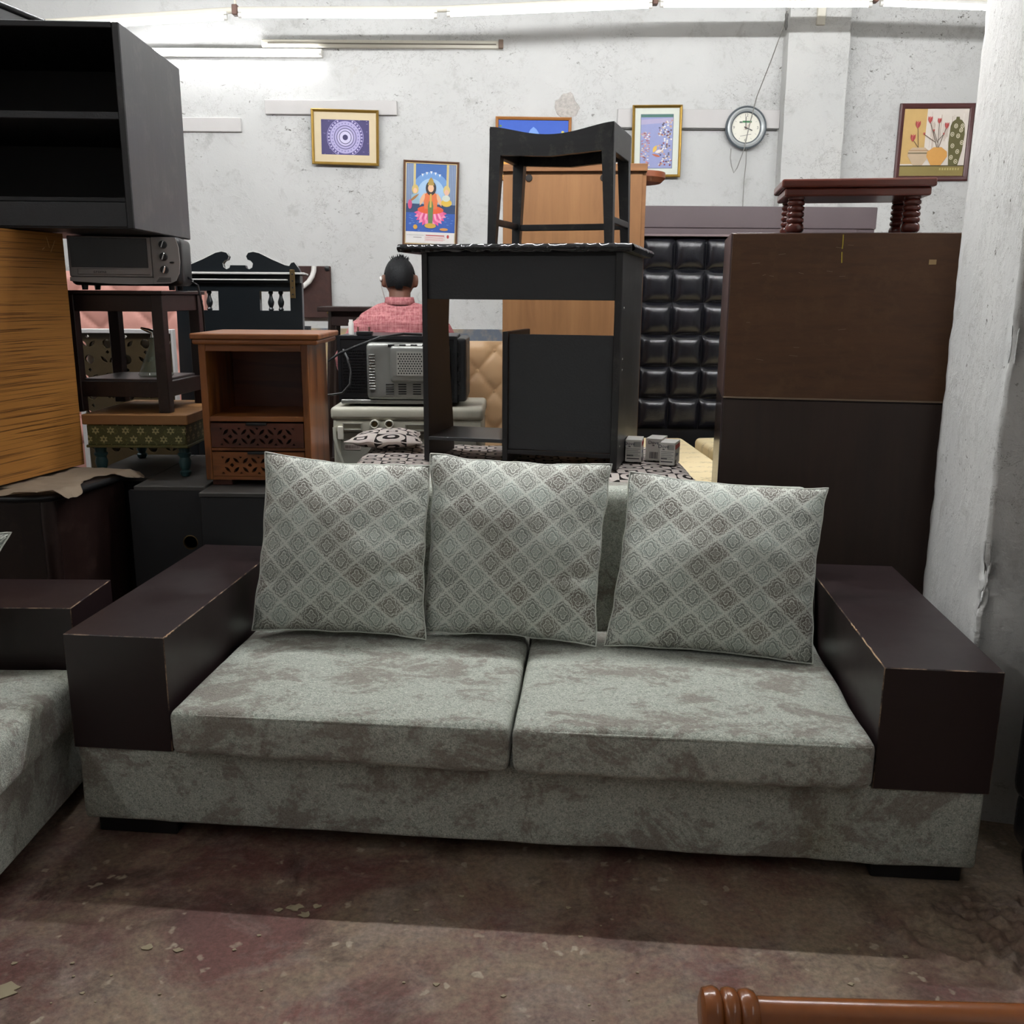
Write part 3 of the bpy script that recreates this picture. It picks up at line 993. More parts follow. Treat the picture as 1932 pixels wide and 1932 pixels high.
pillow('cushion', [(-0.757 + 0.5, 0.20, 0.522), (-0.246 + 0.5, 0.14, 0.494), (-0.251 + 0.5, -0.045, 0.010), (-0.777 + 0.5, 0.015, 0.012)], 0.088, DAMASK,
       'patterned damask cushion next to the left wooden arm of the sofa', 'cushion', 'damask cushions on the long sofa', 1.3, (-0.5, 2.66, 0.40), (0.0, 0.0))
pillow('cushion', [(-0.250, 0.21, 0.524), (0.298, 0.14, 0.508), (0.245, -0.065, 0.010), (-0.265, 0.025, 0.012)], 0.090, DAMASK,
       'middle of the three damask cushions, overlapping its neighbour on the sofa', 'cushion', 'damask cushions on the long sofa', 4.1, (0.0, 2.64, 0.40), (0.02, 0.05))
pillow('cushion', [(0.351 - 0.6, 0.18, 0.490), (0.913 - 0.6, 0.08, 0.463), (0.842 - 0.6, -0.125, 0.004), (0.271 - 0.6, -0.005, 0.008)], 0.090, DAMASK,
       'damask cushion standing alone near the right wooden arm of the sofa', 'cushion', 'damask cushions on the long sofa', 8.7, (0.6, 2.60, 0.394), (0.01, 0.02))

# matching sofa on the left, seen from its open side; its front faces +X
L_ = thing('sofa', 'matching grey green sofa cut off by the left edge', 'sofa', (-1.20, 1.62, 0), 0.0)
obj('base', roundbox(bm_(), (-0.90, -0.95, 0.05), (0.0, 1.06, 0.258), 0.012, (10, 24, 4), soft(21, 0.003)), SOFA, L_, smooth=50)
for y0, y1 in ((-0.94, -0.68), (0.806, 1.068)):
    obj('arm', rubbed(B(-0.87, 0.010, y0, y1, 0.256, 0.565, 0.0022)), [ARM, ARMEDGE], L_)
for y0, y1, sd in ((-0.675, 0.06, 23.0), (0.066, 0.80, 29.0)):
    lo, hi = (-0.70, y0, 0.262), (0.035, y1, 0.395)
    obj('seat_cushion', roundbox(bm_(), lo, hi, 0.026, (14, 16, 3), soft(sd, 0.005, 0.008, lo, hi)), SOFA, L_, smooth=50)
def lean2(q):
    q = soft(31, 0.004)(q); q.x -= (q.z - 0.4) * 0.28
    return q
obj('backrest', roundbox(bm_(), (-0.84, -0.68, 0.27), (-0.69, 0.80, 0.80), 0.03, (3, 24, 8), lean2), SOFA, L_, smooth=50)
for fx in (-0.84, -0.25):
    for fy in (-0.90, 0.84):
        foot(L_, fx, fx + 0.2, fy, fy + 0.18, 0.054)
pillow('cushion', [(-0.27, 0.10, 0.405), (0.205, 0.06, 0.400), (0.06, -0.14, 0.020), (-0.38, -0.14, 0.020)], 0.06, DAMASK,
       'damask cushion on the left sofa, its pointed corner showing at the edge', 'cushion', None, 12.2, (-1.48, 2.27, 0.40), (0.03, 0.01))
# ------------------------------------------------------------------ left group
# dark desk with rounded front corner
rzd = math.degrees(math.atan2(-0.10, 0.50))
D = thing('desk', 'dark brown office desk under the beige cloth and teak cabinet', 'desk', (-1.485, 2.965, 0), -11.0)
# local: +y runs back along the visible side, -x goes out of frame
prof = [(-1.15, -0.02), (-0.42, -0.06), (-0.22, -0.05), (-0.10, -0.03), (-0.03, 0.0), (0.0, 0.04), (0.005, 0.10), (0.005, 0.44), (-1.15, 0.44)]
bm = bm_()
prism(bm, prof, 0.735, 0.76, 0, Matrix(((1, 0, 0, 0), (0, 0, 1, 0), (0, 1, 0, 0), (0, 0, 0, 1))))
obj('top', bm, DESKBLK, D, smooth=30)
obj('edge_band', tube(bm_(), [(x, y, 0.7475) for x, y in prof[1:8]], 0.013, 8), BLKPL, D, smooth=60)
obj('side_panel', B(-0.045, -0.018, 0.03, 0.43, 0.0, 0.735, 0.002), DKWOOD, D)
obj('leg', tube(bm_(), [(-0.03, 0.03, 0), (-0.03, 0.03, 0.735)], 0.026, 12), DKWOOD, D, smooth=50)
obj('modesty_panel', B(-1.1, -0.05, 0.30, 0.318, 0.12, 0.735, 0.002), DKWOOD, D)
obj('side_panel', B(-1.14, -1.11, 0.03, 0.43, 0.0, 0.735, 0.002), DKWOOD, D)

# crumpled cloth between desk and cabinet
bm = bm_()
n1, n2 = 60, 22
rows = []
for i in range(n1 + 1):
    u = i / n1
    row = []
    for j in range(n2 + 1):
        v = j / n2
        y = -0.05 + 0.53 * u
        ex = 0.02 + 0.035 * math.sin(u * 9) + 0.02 * mnoise.noise(Vector((u * 9, 1, 0)))
        x = -0.36 + (0.36 + ex) * v - max(0, 0.15 - u) * 0.5
        z = 0.763 + 0.006 * (1 + mnoise.noise(Vector((x * 22, y * 22, 0)))) + 0.012 * max(0, mnoise.noise(Vector((x * 9, y * 12, 4)))) * v
        if x > 0.0:
            z -= 0.9 * max(0.0, x - 0.018)
        if u < 0.12:
            z += 0.02 * math.sin(v * 14) * (0.12 - u) / 0.12 * 0.6 + 0.004
        if y > 0.43:
            z -= 0.35 * (y - 0.43)
        if x < -0.02:
            z = min(z, 0.7755)
        row.append(bm.verts.new((x, y, z)))
    rows.append(row)
for i in range(n1):
    for j in range(n2):
        f = bm.faces.new((rows[i][j], rows[i][j + 1], rows[i + 1][j + 1], rows[i + 1][j])); f.smooth = True
bmesh.ops.solidify(bm, geom=bm.faces[:], thickness=-0.002)
bmesh.ops.recalc_face_normals(bm, faces=bm.faces)
for v in bm.verts:
    v.co.z -= 0.761
cl = obj('cloth', bm, CLOTH, None, (-1.485, 2.965, 0.761), rot=(0, 0, R(-11)))
tag(cl, 'crumpled beige printed cloth under the teak cabinet', 'cloth')

# teak cabinet, side turned to the room
T = thing('cabinet', 'streaked teak cabinet standing on the dark desk', 'cabinet', (-1.575, 3.43, 0.778), -13.0)
obj('side_panel', B(-0.02, 0.0, -0.60, 0.0, 0.0, 0.816, 0.002), ZEBRA, T)
obj('body', B(-0.52, -0.021, -0.59, -0.002, 0.002, 0.800, 0.002), PLYD, T)
obj('top', B(-0.53, -0.001, -0.60, 0.0, 0.801, 0.816, 0.001), ZEBRA, T)
sc = plain('pale scratch', '#c9a878', 0.8)
for p in (((0.0005, -0.085, 0.80), (0.0005, -0.075, 0.765)), ((0.0005, -0.045, 0.79), (0.0005, -0.07, 0.752)), ((0.0005, -0.11, 0.758), (0.0005, -0.10, 0.764))):
    obj('scratch', tube(bm_(), p, 0.0012, 4), sc, T)

# black open bookcase lying on the teak cabinet
K = thing('bookcase', 'black open shelf cabinet stacked on the teak cabinet', 'bookcase', (-1.235, 3.205, 1.597), 2.5)
W_, Dp, Hh = 1.12, 0.63, 0.62
obj('side_panel', B(-0.024, 0.0, 0.0, Dp, 0, Hh, 0.003), BLKSIDE, K)
obj('side_panel', B(-W_, -W_ + 0.024, 0.0, Dp, 0, Hh, 0.003), BLKSIDE, K)
obj('top', B(-W_ + 0.024, -0.024, 0.0, Dp, Hh - 0.018, Hh, 0.002), BLK, K)
obj('bottom', B(-W_ + 0.024, -0.024, 0.01, Dp, 0.0, 0.02, 0.002), BLK, K)
obj('plinth_board', B(-W_ + 0.024, -0.024, 0.004, 0.024, 0.006, 0.083, 0.002), GREYP, K)
obj('lower_shelf', B(-W_ + 0.024, -0.024, 0.006, Dp - 0.01, 0.084, 0.098, 0.002), BLK, K)
obj('shelf', B(-W_ + 0.024, -0.024, 0.003, Dp - 0.01, 0.335, 0.357, 0.002), GREYP, K)
obj('back_panel', B(-W_ + 0.024, -0.024, Dp - 0.012, Dp, 0.02, Hh - 0.018, 0.001), plain('black brown back', '#171313', 0.6), K)

# framed glass panel lying on the bookcase
t = thing('framed_panel', 'black framed glass panel lying on top of the black bookcase', 'frame', (-1.86, 3.45, 2.217), 0.0)
bm = bm_()
prism(bm, [(-0.22, 0.0), (0.262, 0.0), (0.262, 0.065), (0.115, 0.118), (-0.22, 0.22)], 0.02, 0.03)
obj('glass', bm, m_glass('frosted grey glass', '#a9abac', 0.35, 0.8), t)
obj('frame_bar', tube(bm_(), [(0.270, 0.025, 0.062), (0.115, 0.025, 0.122), (-0.24, 0.025, 0.232)], 0.012, 8), BLKPL, t, smooth=50)
obj('frame_bar', B(-0.24, 0.27, 0.012, 0.038, 0.0, 0.012, 0.002), BLKPL, t)

# two low dark units behind the sofa
U = thing('storage_unit', 'low dark grey unit with a cable hole under the painted stool', 'cabinet', (-1.245, 3.30, 0), 0)
hole = ell(0.088, 0.520, 0.024, 0.024, 24)
me = fret([[(-0.12, 0.02), (0.147, 0.02), (0.147, 0.709), (-0.12, 0.709)], hole], 0.018)
obj('back_panel', me, UNITG, U)
obj('cable_ring', ringframe(bm_(), 0, 0, [(0, 0)]) if False else lathe(bm_(), [(0.027, -0.012), (0.027, 0.0), (0.0235, 0.001), (0.0235, -0.012)], 24, (0.088, -0.009, 0.520), 0, Matrix.Rotation(PI / 2, 4, 'X')), BRASS, U, smooth=40)
obj('top', B(-0.10, 0.15, -0.012, 0.66, 0.709, 0.725, 0.002), UNITTOP, U)
obj('top_return', B(-0.36, -0.101, 0.155, 0.66, 0.709, 0.725, 0.002), UNITTOP, U)
obj('body', B(-0.10, 0.147, 0.05, 0.65, 0.0, 0.708, 0.002), BLK, U)
obj('body_return', B(-0.35, -0.101, 0.165, 0.65, 0.0, 0.708, 0.002), BLK, U)
V = thing('storage_unit', 'low dark grey unit under the sheesham nightstand', 'cabinet', (-0.85, 3.22, 0), 0)
obj('back_panel', B(-0.235, 0.20, -0.01, 0.008, 0.0, 0.704, 0.002), UNITG, V)
obj('top', B(-0.238, 0.205, -0.014, 0.60, 0.705, 0.72, 0.002), UNITTOP, V)
obj('body', B(-0.232, 0.198, 0.012, 0.58, 0.0, 0.703, 0.002), BLK, V)

# sheesham nightstand with fret cut drawers
N = thing('nightstand', 'brown sheesham nightstand with open shelf and fret cut drawers', 'nightstand', (-0.905, 3.325, 0.721), 0)
w, d, h = 0.190, 0.33, 0.505
for s in (-1, 1):
    obj('side_panel', B(min(s * w, s * (w - 0.024)), max(s * w, s * (w - 0.024)), 0.0, d, 0.022, h, 0.002), SHEE, N)
obj('top', B(-w - 0.022, w + 0.045, -0.02, d + 0.03, h + 0.014, h + 0.034, 0.005, 2), SHEEX, N)
obj('top_moulding', B(-w - 0.016, w + 0.036, -0.014, d + 0.02, h - 0.004, h + 0.014, 0.006, 2), SHEEX, N)
obj('front_rail', B(-w + 0.024, w - 0.024, 0.0, 0.02, h - 0.028, h - 0.004, 0.002), SHEEX, N)
obj('shelf', B(-w + 0.024, w - 0.024, 0.002, d - 0.01, 0.232, 0.250, 0.002), SHEEX, N)
obj('rail', B(-w + 0.024, w - 0.024, 0.002, 0.02, 0.128, 0.138, 0.001), SHEEX, N)
obj('bottom_rail', B(-w + 0.024, w - 0.024, 0.002, 0.02, 0.022, 0.036, 0.001), SHEEX, N)
obj('back_panel', B(-w + 0.024, w - 0.024, d - 0.012, d, 0.03, h - 0.01, 0.001), SHEED, N)
for sx in (-1, 1):
    for y0 in (0.02, d - 0.07):
        obj('foot', B(sx * 0.14 - 0.035, sx * 0.14 + 0.035, y0, y0 + 0.05, 0.0, 0.022, 0.002), SHEED, N)
def leaf(cx, cz, a, l, wd):
    pts = []
    for i in range(8):
        t_ = i / 8
        pts.append((l * (t_ - 0.5) * 1.0, wd * math.sin(PI * t_)))
    for i in range(8):
        t_ = i / 8
        pts.append((l * (0.5 - t_), -wd * math.sin(PI * t_)))
    ca, sa = math.cos(a), math.sin(a)
    return [(cx + x * ca - z * sa, cz + x * sa + z * ca) for x, z in pts]
def drawer_holes(cz):
    hs = []
    p = 0.064
    for k in range(4):
        cx = (k - 1.5) * p
        for sx in (-1, 1):
            for sz in (-1, 1):
                hs.append(leaf(cx + sx * 0.0155, cz + sz * 0.0165, (PI / 4) * (-1 if sx * sz > 0 else 1), 0.029, 0.0052))
        hs.append([(cx - 0.008, cz), (cx, cz - 0.008), (cx + 0.008, cz), (cx, cz + 0.008)])
    for k in range(5):
        cx = (k - 2) * p
        for sz in (-1, 1):
            hs.append([(cx - 0.006, cz + sz * 0.031), (cx + 0.006, cz + sz * 0.031), (cx, cz + sz * 0.024)])
    return hs
for cz, mt in ((0.183, SHEED), (0.080, SHEEX)):
    x1, hz_ = w - 0.026, 0.043
    me = fret([[(-x1, cz - hz_), (x1, cz - hz_), (x1, cz + hz_), (-x1, cz + hz_)]] + drawer_holes(cz - 0.004), 0.016)
    me.transform(Matrix.Translation((0, 0.008, 0)))
    dr = obj('drawer', me, mt, N)
    obj('handle', B(-0.036, 0.036, -0.012, 0.004, cz + hz_ - 0.006, cz + hz_ + 0.003, 0.0015), BLKPL, dr)
    obj('drawer_box', B(-x1 + 0.01, x1 - 0.01, 0.018, d - 0.03, cz - hz_ + 0.004, cz + hz_ - 0.01, 0.001), plain('drawer shadow wood', '#2a1710', 0.7), dr)

# painted low stool (chowki) with turned teal legs
Q = thing('painted_stool', 'low olive painted stool with turned teal legs, bottom of the stack', 'stool', (-1.37, 3.50, 0.726), 0)
obj('top', B(-0.20, 0.185, -0.075, 0.42, 0.199, 0.236, 0.003), MANGO, Q)
obj('painted_box', B(-0.19, 0.172, -0.062, 0.405, 0.122, 0.198, 0.003), FLORAL, Q)
obj('moulding', B(-0.195, 0.178, -0.068, 0.41, 0.113, 0.123, 0.002), plain('olive paint', '#5c5930', 0.5), Q)
legp = [(0.014, 0), (0.020, 0.008), (0.021, 0.018), (0.014, 0.024), (0.019, 0.032), (0.023, 0.055), (0.018, 0.072), (0.024, 0.080), (0.025, 0.086), (0.02, 0.09), (0.022, 0.114)]
for x in (-0.165, 0.147):
    for y in (-0.018, 0.37):
        obj('leg', lathe(bm_(), legp, 14, (x, y, 0)), TEAL, Q, smooth=40)

# dark side table with lower shelf, turned so one leg is nearest
X = thing('side_table', 'dark wooden two tier side table stacked on the painted stool', 'table', (-1.435, 3.672, 0.963), -4.0)
a = 0.165
for sx in (-1, 1):
    for sy in (-1, 1):
        obj('leg', B(sx * a - 0.021 + (0 if sx < 0 else 0), sx * a + 0.021, sy * a - 0.021, sy * a + 0.021, 0, 0.425, 0.002), DKWOOD, X)
obj('top', B(-a - 0.03, a + 0.03, -a - 0.03, a + 0.03, 0.425, 0.439, 0.003), DKWOOD, X)
for s in (-1, 1):
    obj('apron', B(-a + 0.02, a - 0.02, s * a - 0.014, s * a + 0.014, 0.365, 0.425, 0.002), DKWOOD, X)
    obj('apron', B(s * a - 0.014, s * a + 0.014, -a + 0.02, a - 0.02, 0.365, 0.425, 0.002), DKWOOD, X)
    obj('shelf_rail', B(-a + 0.02, a - 0.02, s * a - 0.012, s * a + 0.012, 0.055, 0.112, 0.002), DKWOOD, X)
    obj('shelf_rail', B(s * a - 0.012, s * a + 0.012, -a + 0.02, a - 0.02, 0.055, 0.112, 0.002), DKWOOD, X)
obj('shelf', B(-a + 0.012, a - 0.012, -a + 0.012, a - 0.012, 0.112, 0.120, 0.001), plain('dusty dark shelf', '#4a4343', 0.35), X)

# conical glass oil bottle on that shelf
Fk = thing('glass_bottle', 'smoky conical glass bottle on the dark side table shelf', 'bottle', (-1.365, 3.64, 1.084), 0)
obj('bottle', lathe(bm_(), [(0.060, 0), (0.064, 0.006), (0.058, 0.02), (0.022, 0.105), (0.016, 0.12), (0.016, 0.14), (0.019, 0.142), (0.019, 0.146)], 20), GLASSG, Fk, smooth=40)
obj('pourer', tube(bm_(), [(0, 0, 0.145), (0, 0, 0.165), (-0.02, 0, 0.172), (-0.045, 0, 0.18)], [0.012, 0.01, 0.008, 0.004], 8), CHROME, Fk, smooth=50)

# toaster oven
O = thing('toaster_oven', 'silver and black toaster oven under the black bookcase', 'oven', (-1.395, 3.50, 1.404), 11)
obj('body', roundbox(bm_(), (-0.19, 0.012, 0.016), (0.195, 0.28, 0.188), 0.02, (6, 6, 4)), BLKPL, O, smooth=50)
bm = bm_()
prism(bm, [(0.095, 0.022), (0.15, 0.024), (0.172, 0.034), (0.184, 0.06), (0.189, 0.10), (0.187, 0.15), (0.178, 0.186), (0.095, 0.186)], 0.0, 0.014)
obj('control_panel', bm, SILVER, O, smooth=30)
dr = obj('door', B(-0.188, 0.093, 0.0, 0.014, 0.045, 0.186, 0.003), SILVER, O)
obj('window', B(-0.180, 0.080, -0.002, 0.002, 0.078, 0.180, 0.001), GLASSD, dr)
obj('handle_strip', B(-0.16, 0.086, -0.004, 0.0, 0.053, 0.074, 0.002), plain('dull aluminium', '#8c8583', 0.38, 0.4), dr)
bm = bm_()
prism(bm, [(-0.188, 0.030), (-0.06, 0.022), (0.03, 0.02), (0.094, 0.022), (0.094, 0.044), (-0.188, 0.044)], -0.001, 0.014)
obj('lower_strip', bm, SILVER, O)
me = text_mesh('croma', 0.017)
me.transform(Matrix.Translation((-0.085, -0.0045, 0.0635)))
obj('logo', me, plain('logo grey', '#3b3634', 0.5), dr)
for z in (0.16, 0.118, 0.072):
    kb = obj('knob', lathe(bm_(), [(0.0145, 0), (0.0145, 0.006), (0.012, 0.016), (0.0, 0.017)], 18, (0.135, 0.0, z), 0, Matrix.Rotation(PI / 2, 4, 'X')), BLKPL, O, smooth=40)
    obj('pointer', box(bm_(), -0.0035, 0.0035, -0.021, -0.013, -0.013, 0.013, 0, 0.002, 1, Matrix.Translation((0.135, 0, z)) @ Matrix.Rotation(0.35, 4, 'Y')), CHROME, kb)
for i in range(4):
    obj('vent', B(0.105 + i * 0.003, 0.155, -0.001, 0.001, 0.030 + i * 0.004, 0.032 + i * 0.004, 0.0003), BLKPL, O)
obj('indicator', lathe(bm_(), [(0.006, 0), (0.005, 0.003), (0, 0.003)], 12, (0.162, 0.0, 0.098), 0, Matrix.Rotation(PI / 2, 4, 'X') @ Matrix.Diagonal((1.4, 0.6, 1, 1))), BLKPL, O)
for x in (-0.15, 0.15):
    for y in (0.04, 0.24):
        obj('foot', lathe(bm_(), [(0.010, 0), (0.012, 0.018)], 10, (x, y, 0)), BLKPL, O, smooth=40)
obj('power_cord', tube(bm_(), [(0.19, 0.15, 0.05), (0.215, 0.12, 0.035), (0.215, 0.09, 0.03), (0.235, 0.09, 0.02), (0.245, 0.11, -0.06), (0.245, 0.13, -0.17), (0.235, 0.15, -0.26)], 0.004, 6), BLKPL, O, smooth=60)
# ------------------------------------------------------------------ headboards and panels behind, left
H1 = thing('carved_headboard', 'black carved wooden headboard with swan neck crest and spindles', 'headboard', (-1.262, 4.40, 0), 0, rot=(R(-3), 0, 0))
half = [(0.0, 1.520), (0.034, 1.520), (0.038, 1.508), (0.052, 1.502), (0.066, 1.510), (0.070, 1.528), (0.060, 1.540), (0.046, 1.545), (0.040, 1.560), (0.050, 1.575), (0.072, 1.580), (0.10, 1.574), (0.16, 1.545), (0.215, 1.522), (0.235, 1.518), (0.245, 1.532), (0.258, 1.535), (0.275, 1.512), (0.285, 1.492)]
out = [(x, z) for x, z in half] + [(0.285, 1.485), (-0.285, 1.485)] + [(-x, z) for x, z in half[::-1][:-1]]
bm = bm_(); prism(bm, out, -0.018, 0.018)
CB = plain('satin black lacquer', '#0f1316', 0.32, var=0.2)
obj('crest', bm, CB, H1, smooth=30)
obj('crest_edge', tube(bm_(), [(x, -0.012, z + 0.001) for x, z in half[7:18]], 0.0022, 5), plain('worn pale edge', '#b5b3ad', 0.6), H1)
obj('crest_edge', tube(bm_(), [(-x, -0.012, z + 0.001) for x, z in half[3:14]], 0.0022, 5), MATS['worn pale edge'], H1)
obj('cornice', B(-0.31, 0.31, -0.045, 0.04, 1.478, 1.488, 0.002), plain('dusty ledge highlight', '#b2b1ad', 0.5), H1)  # pale colour paints in dust and the bright highlight along both ledges
obj('cornice_line', B(-0.285, 0.23, -0.036, 0.03, 1.452, 1.458, 0.001), MATS['dusty ledge highlight'], H1)
obj('cornice_lower', B(-0.285, 0.285, -0.03, 0.03, 1.440, 1.478, 0.003), CB, H1)
me = fret([[(-0.29, 0.0), (0.29, 0.0), (0.29, 1.442), (-0.29, 1.442)], [(0.095, 1.318), (0.235, 1.318), (0.235, 1.405), (0.095, 1.405)][::-1], [(-0.235, 1.318), (-0.095, 1.318), (-0.095, 1.405), (-0.235, 1.405)][::-1]], 0.036)
obj('panel', me, CB, H1)
sp = [(0.010, 0), (0.013, 0.006), (0.008, 0.014), (0.014, 0.03), (0.015, 0.04), (0.008, 0.062), (0.007, 0.072), (0.012, 0.08), (0.010, 0.087)]
for x in (-0.188, -0.142, 0.142, 0.188):
    obj('spindle', lathe(bm_(), sp, 12, (x, 0, 1.318)), CB, H1, smooth=40)
for z0 in (0.62, 0.93):
    obj('raised_panel', B(-0.22, 0.22, -0.026, -0.016, z0, z0 + 0.26, 0.008, 2), CB, H1)
br = obj('bracket', box(bm_(), -0.012, 0.012, -0.050, -0.046, 1.372, 1.50, 0, 0.002, 1, Matrix.Translation((0.255, 0, 0))), BRASS, H1)
for z in (1.39, 1.42, 1.45, 1.48):
    obj('screw', lathe(bm_(), [(0.004, 0), (0.003, 0.002), (0, 0.002)], 10, (0.255, -0.050, z), 0, Matrix.Rotation(PI / 2, 4, 'X')), BLKPL, br)

def tufted(bm, x0, x1, z0, z1, dx, dz, depth, t):
    """diamond buttoned cushion face towards -Y; returns button places"""
    nx, nz_ = int((x1 - x0) / 0.0125), int((z1 - z0) / 0.0125)
    vv = []
    for i in range(nx + 1):
        col = []
        for j in range(nz_ + 1):
            x, z = x0 + (x1 - x0) * i / nx, z0 + (z1 - z0) * j / nz_
            p, q = x / dx + z / dz, x / dx - z / dz
            fp, fq = abs(p - round(p)), abs(q - round(q))
            fold = min(fp, fq)
            both = math.hypot(fp, fq)
            y = -depth * (1 - math.exp(-fold * 20)) - depth * 0.9 * min(1, both * 2.0)
            e = min(1, min(i, nx - i, j, nz_ - j) / 3)
            col.append(bm.verts.new((x, y * (0.4 + 0.6 * e) if e < 1 else y, z)))
        vv.append(col)
    for i in range(nx):
        for j in range(nz_):
            f = bm.faces.new((vv[i][j], vv[i + 1][j], vv[i + 1][j + 1], vv[i][j + 1])); f.smooth = True
    spots = []
    k0, k1 = int(x0 / dx * 2) - 2, int(x1 / dx * 2) + 3
    for a_ in range(-40, 60):
        for b_ in range(-40, 60):
            x, z = (a_ + b_) / 2 * dx, (a_ - b_) / 2 * dz
            if x0 + 0.02 < x < x1 - 0.02 and z0 + 0.02 < z < z1 - 0.02:
                spots.append((x, z))
    return spots

def tuft_head(label, loc, w, z0, z1, dx, dz, mat, framemat, rz=0, fw=0.0):
    t = thing('tufted_headboard', label, 'headboard', loc, rz)
    obj('frame', B(-w / 2 - fw, w / 2 + fw, 0.0, 0.05, 0.0, z1 + fw, 0.006), framemat, t)
    bm = bm_()
    sp_ = tufted(bm, -w / 2, w / 2, z0, z1, dx, dz, 0.013, 0.05)
    obj('padding', bm, mat, t)
    me0 = None
    for x, z in sp_:
        if me0 is None:
            o = obj('button', lathe(bm_(), [(0.011, 0), (0.009, 0.004), (0, 0.006)], 10, (0, 0, 0), 0, Matrix.Rotation(PI / 2, 4, 'X')), mat, t, (x, -0.004, z), smooth=50)
            me0 = o.data
        else:
            o = bpy.data.objects.new('button', me0); COL.objects.link(o); o.parent = t; o.location = (x, -0.004, z)
    return t
tuft_head('dusty pink button tufted headboard behind the dark side table', (-2.15, 5.02, 0), 1.1, 0.62, 1.50, 0.30, 0.30, PINK, plain('pink frame', '#a3766b', 0.6))
tuft_head('beige button tufted headboard beside the microwave', (0.09, 5.20, 0), 0.80, 0.30, 1.148, 0.19, 0.22, BEIGE, plain('beige frame', '#c2a079', 0.5))

# fret carved panel with white edge
J = thing('fretwork_panel', 'olive fretwork panel with white edging behind the dark side table', 'panel', (-1.735, 4.30, 0), 0)
def sq(cx, cz, r):
    return [(cx - r, cz), (cx, cz - r), (cx + r, cz), (cx, cz + r)]
holes = []
for j, z in enumerate((0.70, 0.78, 0.86, 0.94, 1.02, 1.10, 1.17)):
    for i in range(5):
        x = -0.17 + 0.085 * i
        if (i + j) % 2:
            holes.append(ell(x, z, 0.021, 0.021, 12))
        else:
            for s in (-1, 1):
                holes.append(leaf(x + s * 0.018, z + 0.0, PI / 4 * s, 0.04, 0.008))
            holes.append(sq(x, z + 0.033, 0.009))
me = fret([[(-0.205, 0.02), (0.205, 0.02), (0.205, 1.215), (-0.205, 1.215)]] + holes, 0.02)
obj('fret_board', me, JALI, J)
obj('backing', B(-0.20, 0.20, 0.035, 0.04, 0.02, 1.21, 0.001), plain('pale backing sheet', '#d9d3c6', 0.7), J)
obj('edge', B(-0.225, -0.206, -0.02, 0.02, 0.0, 1.235, 0.002), WHITEW, J)
obj('edge', B(0.206, 0.216, -0.02, 0.02, 0.0, 1.235, 0.002), WHITEW, J)
obj('edge', B(-0.206, 0.206, -0.02, 0.02, 1.216, 1.235, 0.002), WHITEW, J)

# rusty board on the wall with a bent white pipe
t = thing('wall_board', 'rust brown board fixed to the wall beside the carved headboard', 'board', (-1.45, 6.485, 1.235), 0)
obj('board', B(0.02, 0.235, -0.03, 0.0, 0.0, 0.335, 0.004), RUST, t)
obj('screw', lathe(bm_(), [(0.014, 0), (0.012, 0.006), (0, 0.008)], 12, (0.215, -0.03, 0.035), 0, Matrix.Rotation(PI / 2, 4, 'X')), BRASS, t, smooth=40)
obj('corner_knob', lathe(bm_(), [(0.018, 0), (0.016, 0.012), (0, 0.016)], 12, (0.215, -0.03, 0.32), 0, Matrix.Rotation(PI / 2, 4, 'X')), BLKPL, t, smooth=40)
t = tag(obj('bent_pipe', tube(bm_(), [(0.085, 0, 0.15), (0.083, 0, 0.12), (0.072, -0.005, 0.085), (0.05, -0.01, 0.05), (0.015, -0.01, 0.02), (-0.04, -0.01, 0.0)], 0.017, 10), WHITEP, None, (-1.40, 6.425, 1.42), smooth=60),
        'bent white plastic pipe in front of the rust brown board', 'pipe')
# small frame and tall stool near the man
t = thing('photo_frame', 'small grey frame leaning behind the nightstand', 'frame', (-1.03, 4.70, 1.05), 0)
bm = ringframe(bm_(), 0.085, 0.19, [(0, 0.0), (0, -0.014), (0.012, -0.014), (0.014, 0.0)])
for v in bm.verts: v.co.z += 0.095
obj('frame', bm, plain('dark grey moulding', '#3a3a3c', 0.4), t)
obj('glass', B(-0.03, 0.03, -0.008, -0.002, 0.012, 0.178, 0.0005), plain('pale print', '#b9bfc0', 0.3), t)
obj('stand', B(-0.04, 0.04, 0.0, 0.05, -1.05, 0.0, 0.003), DKWOOD, t)
t = thing('tall_stool', 'dark tall stool with slanted legs beside the man', 'stool', (-0.935, 5.75, 0), 0)
obj('top', B(-0.205, 0.205, -0.15, 0.15, 1.292, 1.320, 0.004), DKWOOD, t)
for sx in (-1, 1):
    for sy in (-1, 1):
        obj('leg', tube(bm_(), [(sx * 0.19, sy * 0.13, 0), (sx * 0.13, sy * 0.09, 1.292)], 0.02, 4), DKWOOD, t)
    obj('apron', B(-0.13, 0.13, sx * 0.10 - 0.01, sx * 0.10 + 0.01, 1.21, 1.292, 0.002), DKWOOD, t)
    obj('stretcher', B(-0.17, 0.17, sx * 0.12 - 0.01, sx * 0.12 + 0.01, 0.40, 0.43, 0.002), DKWOOD, t)

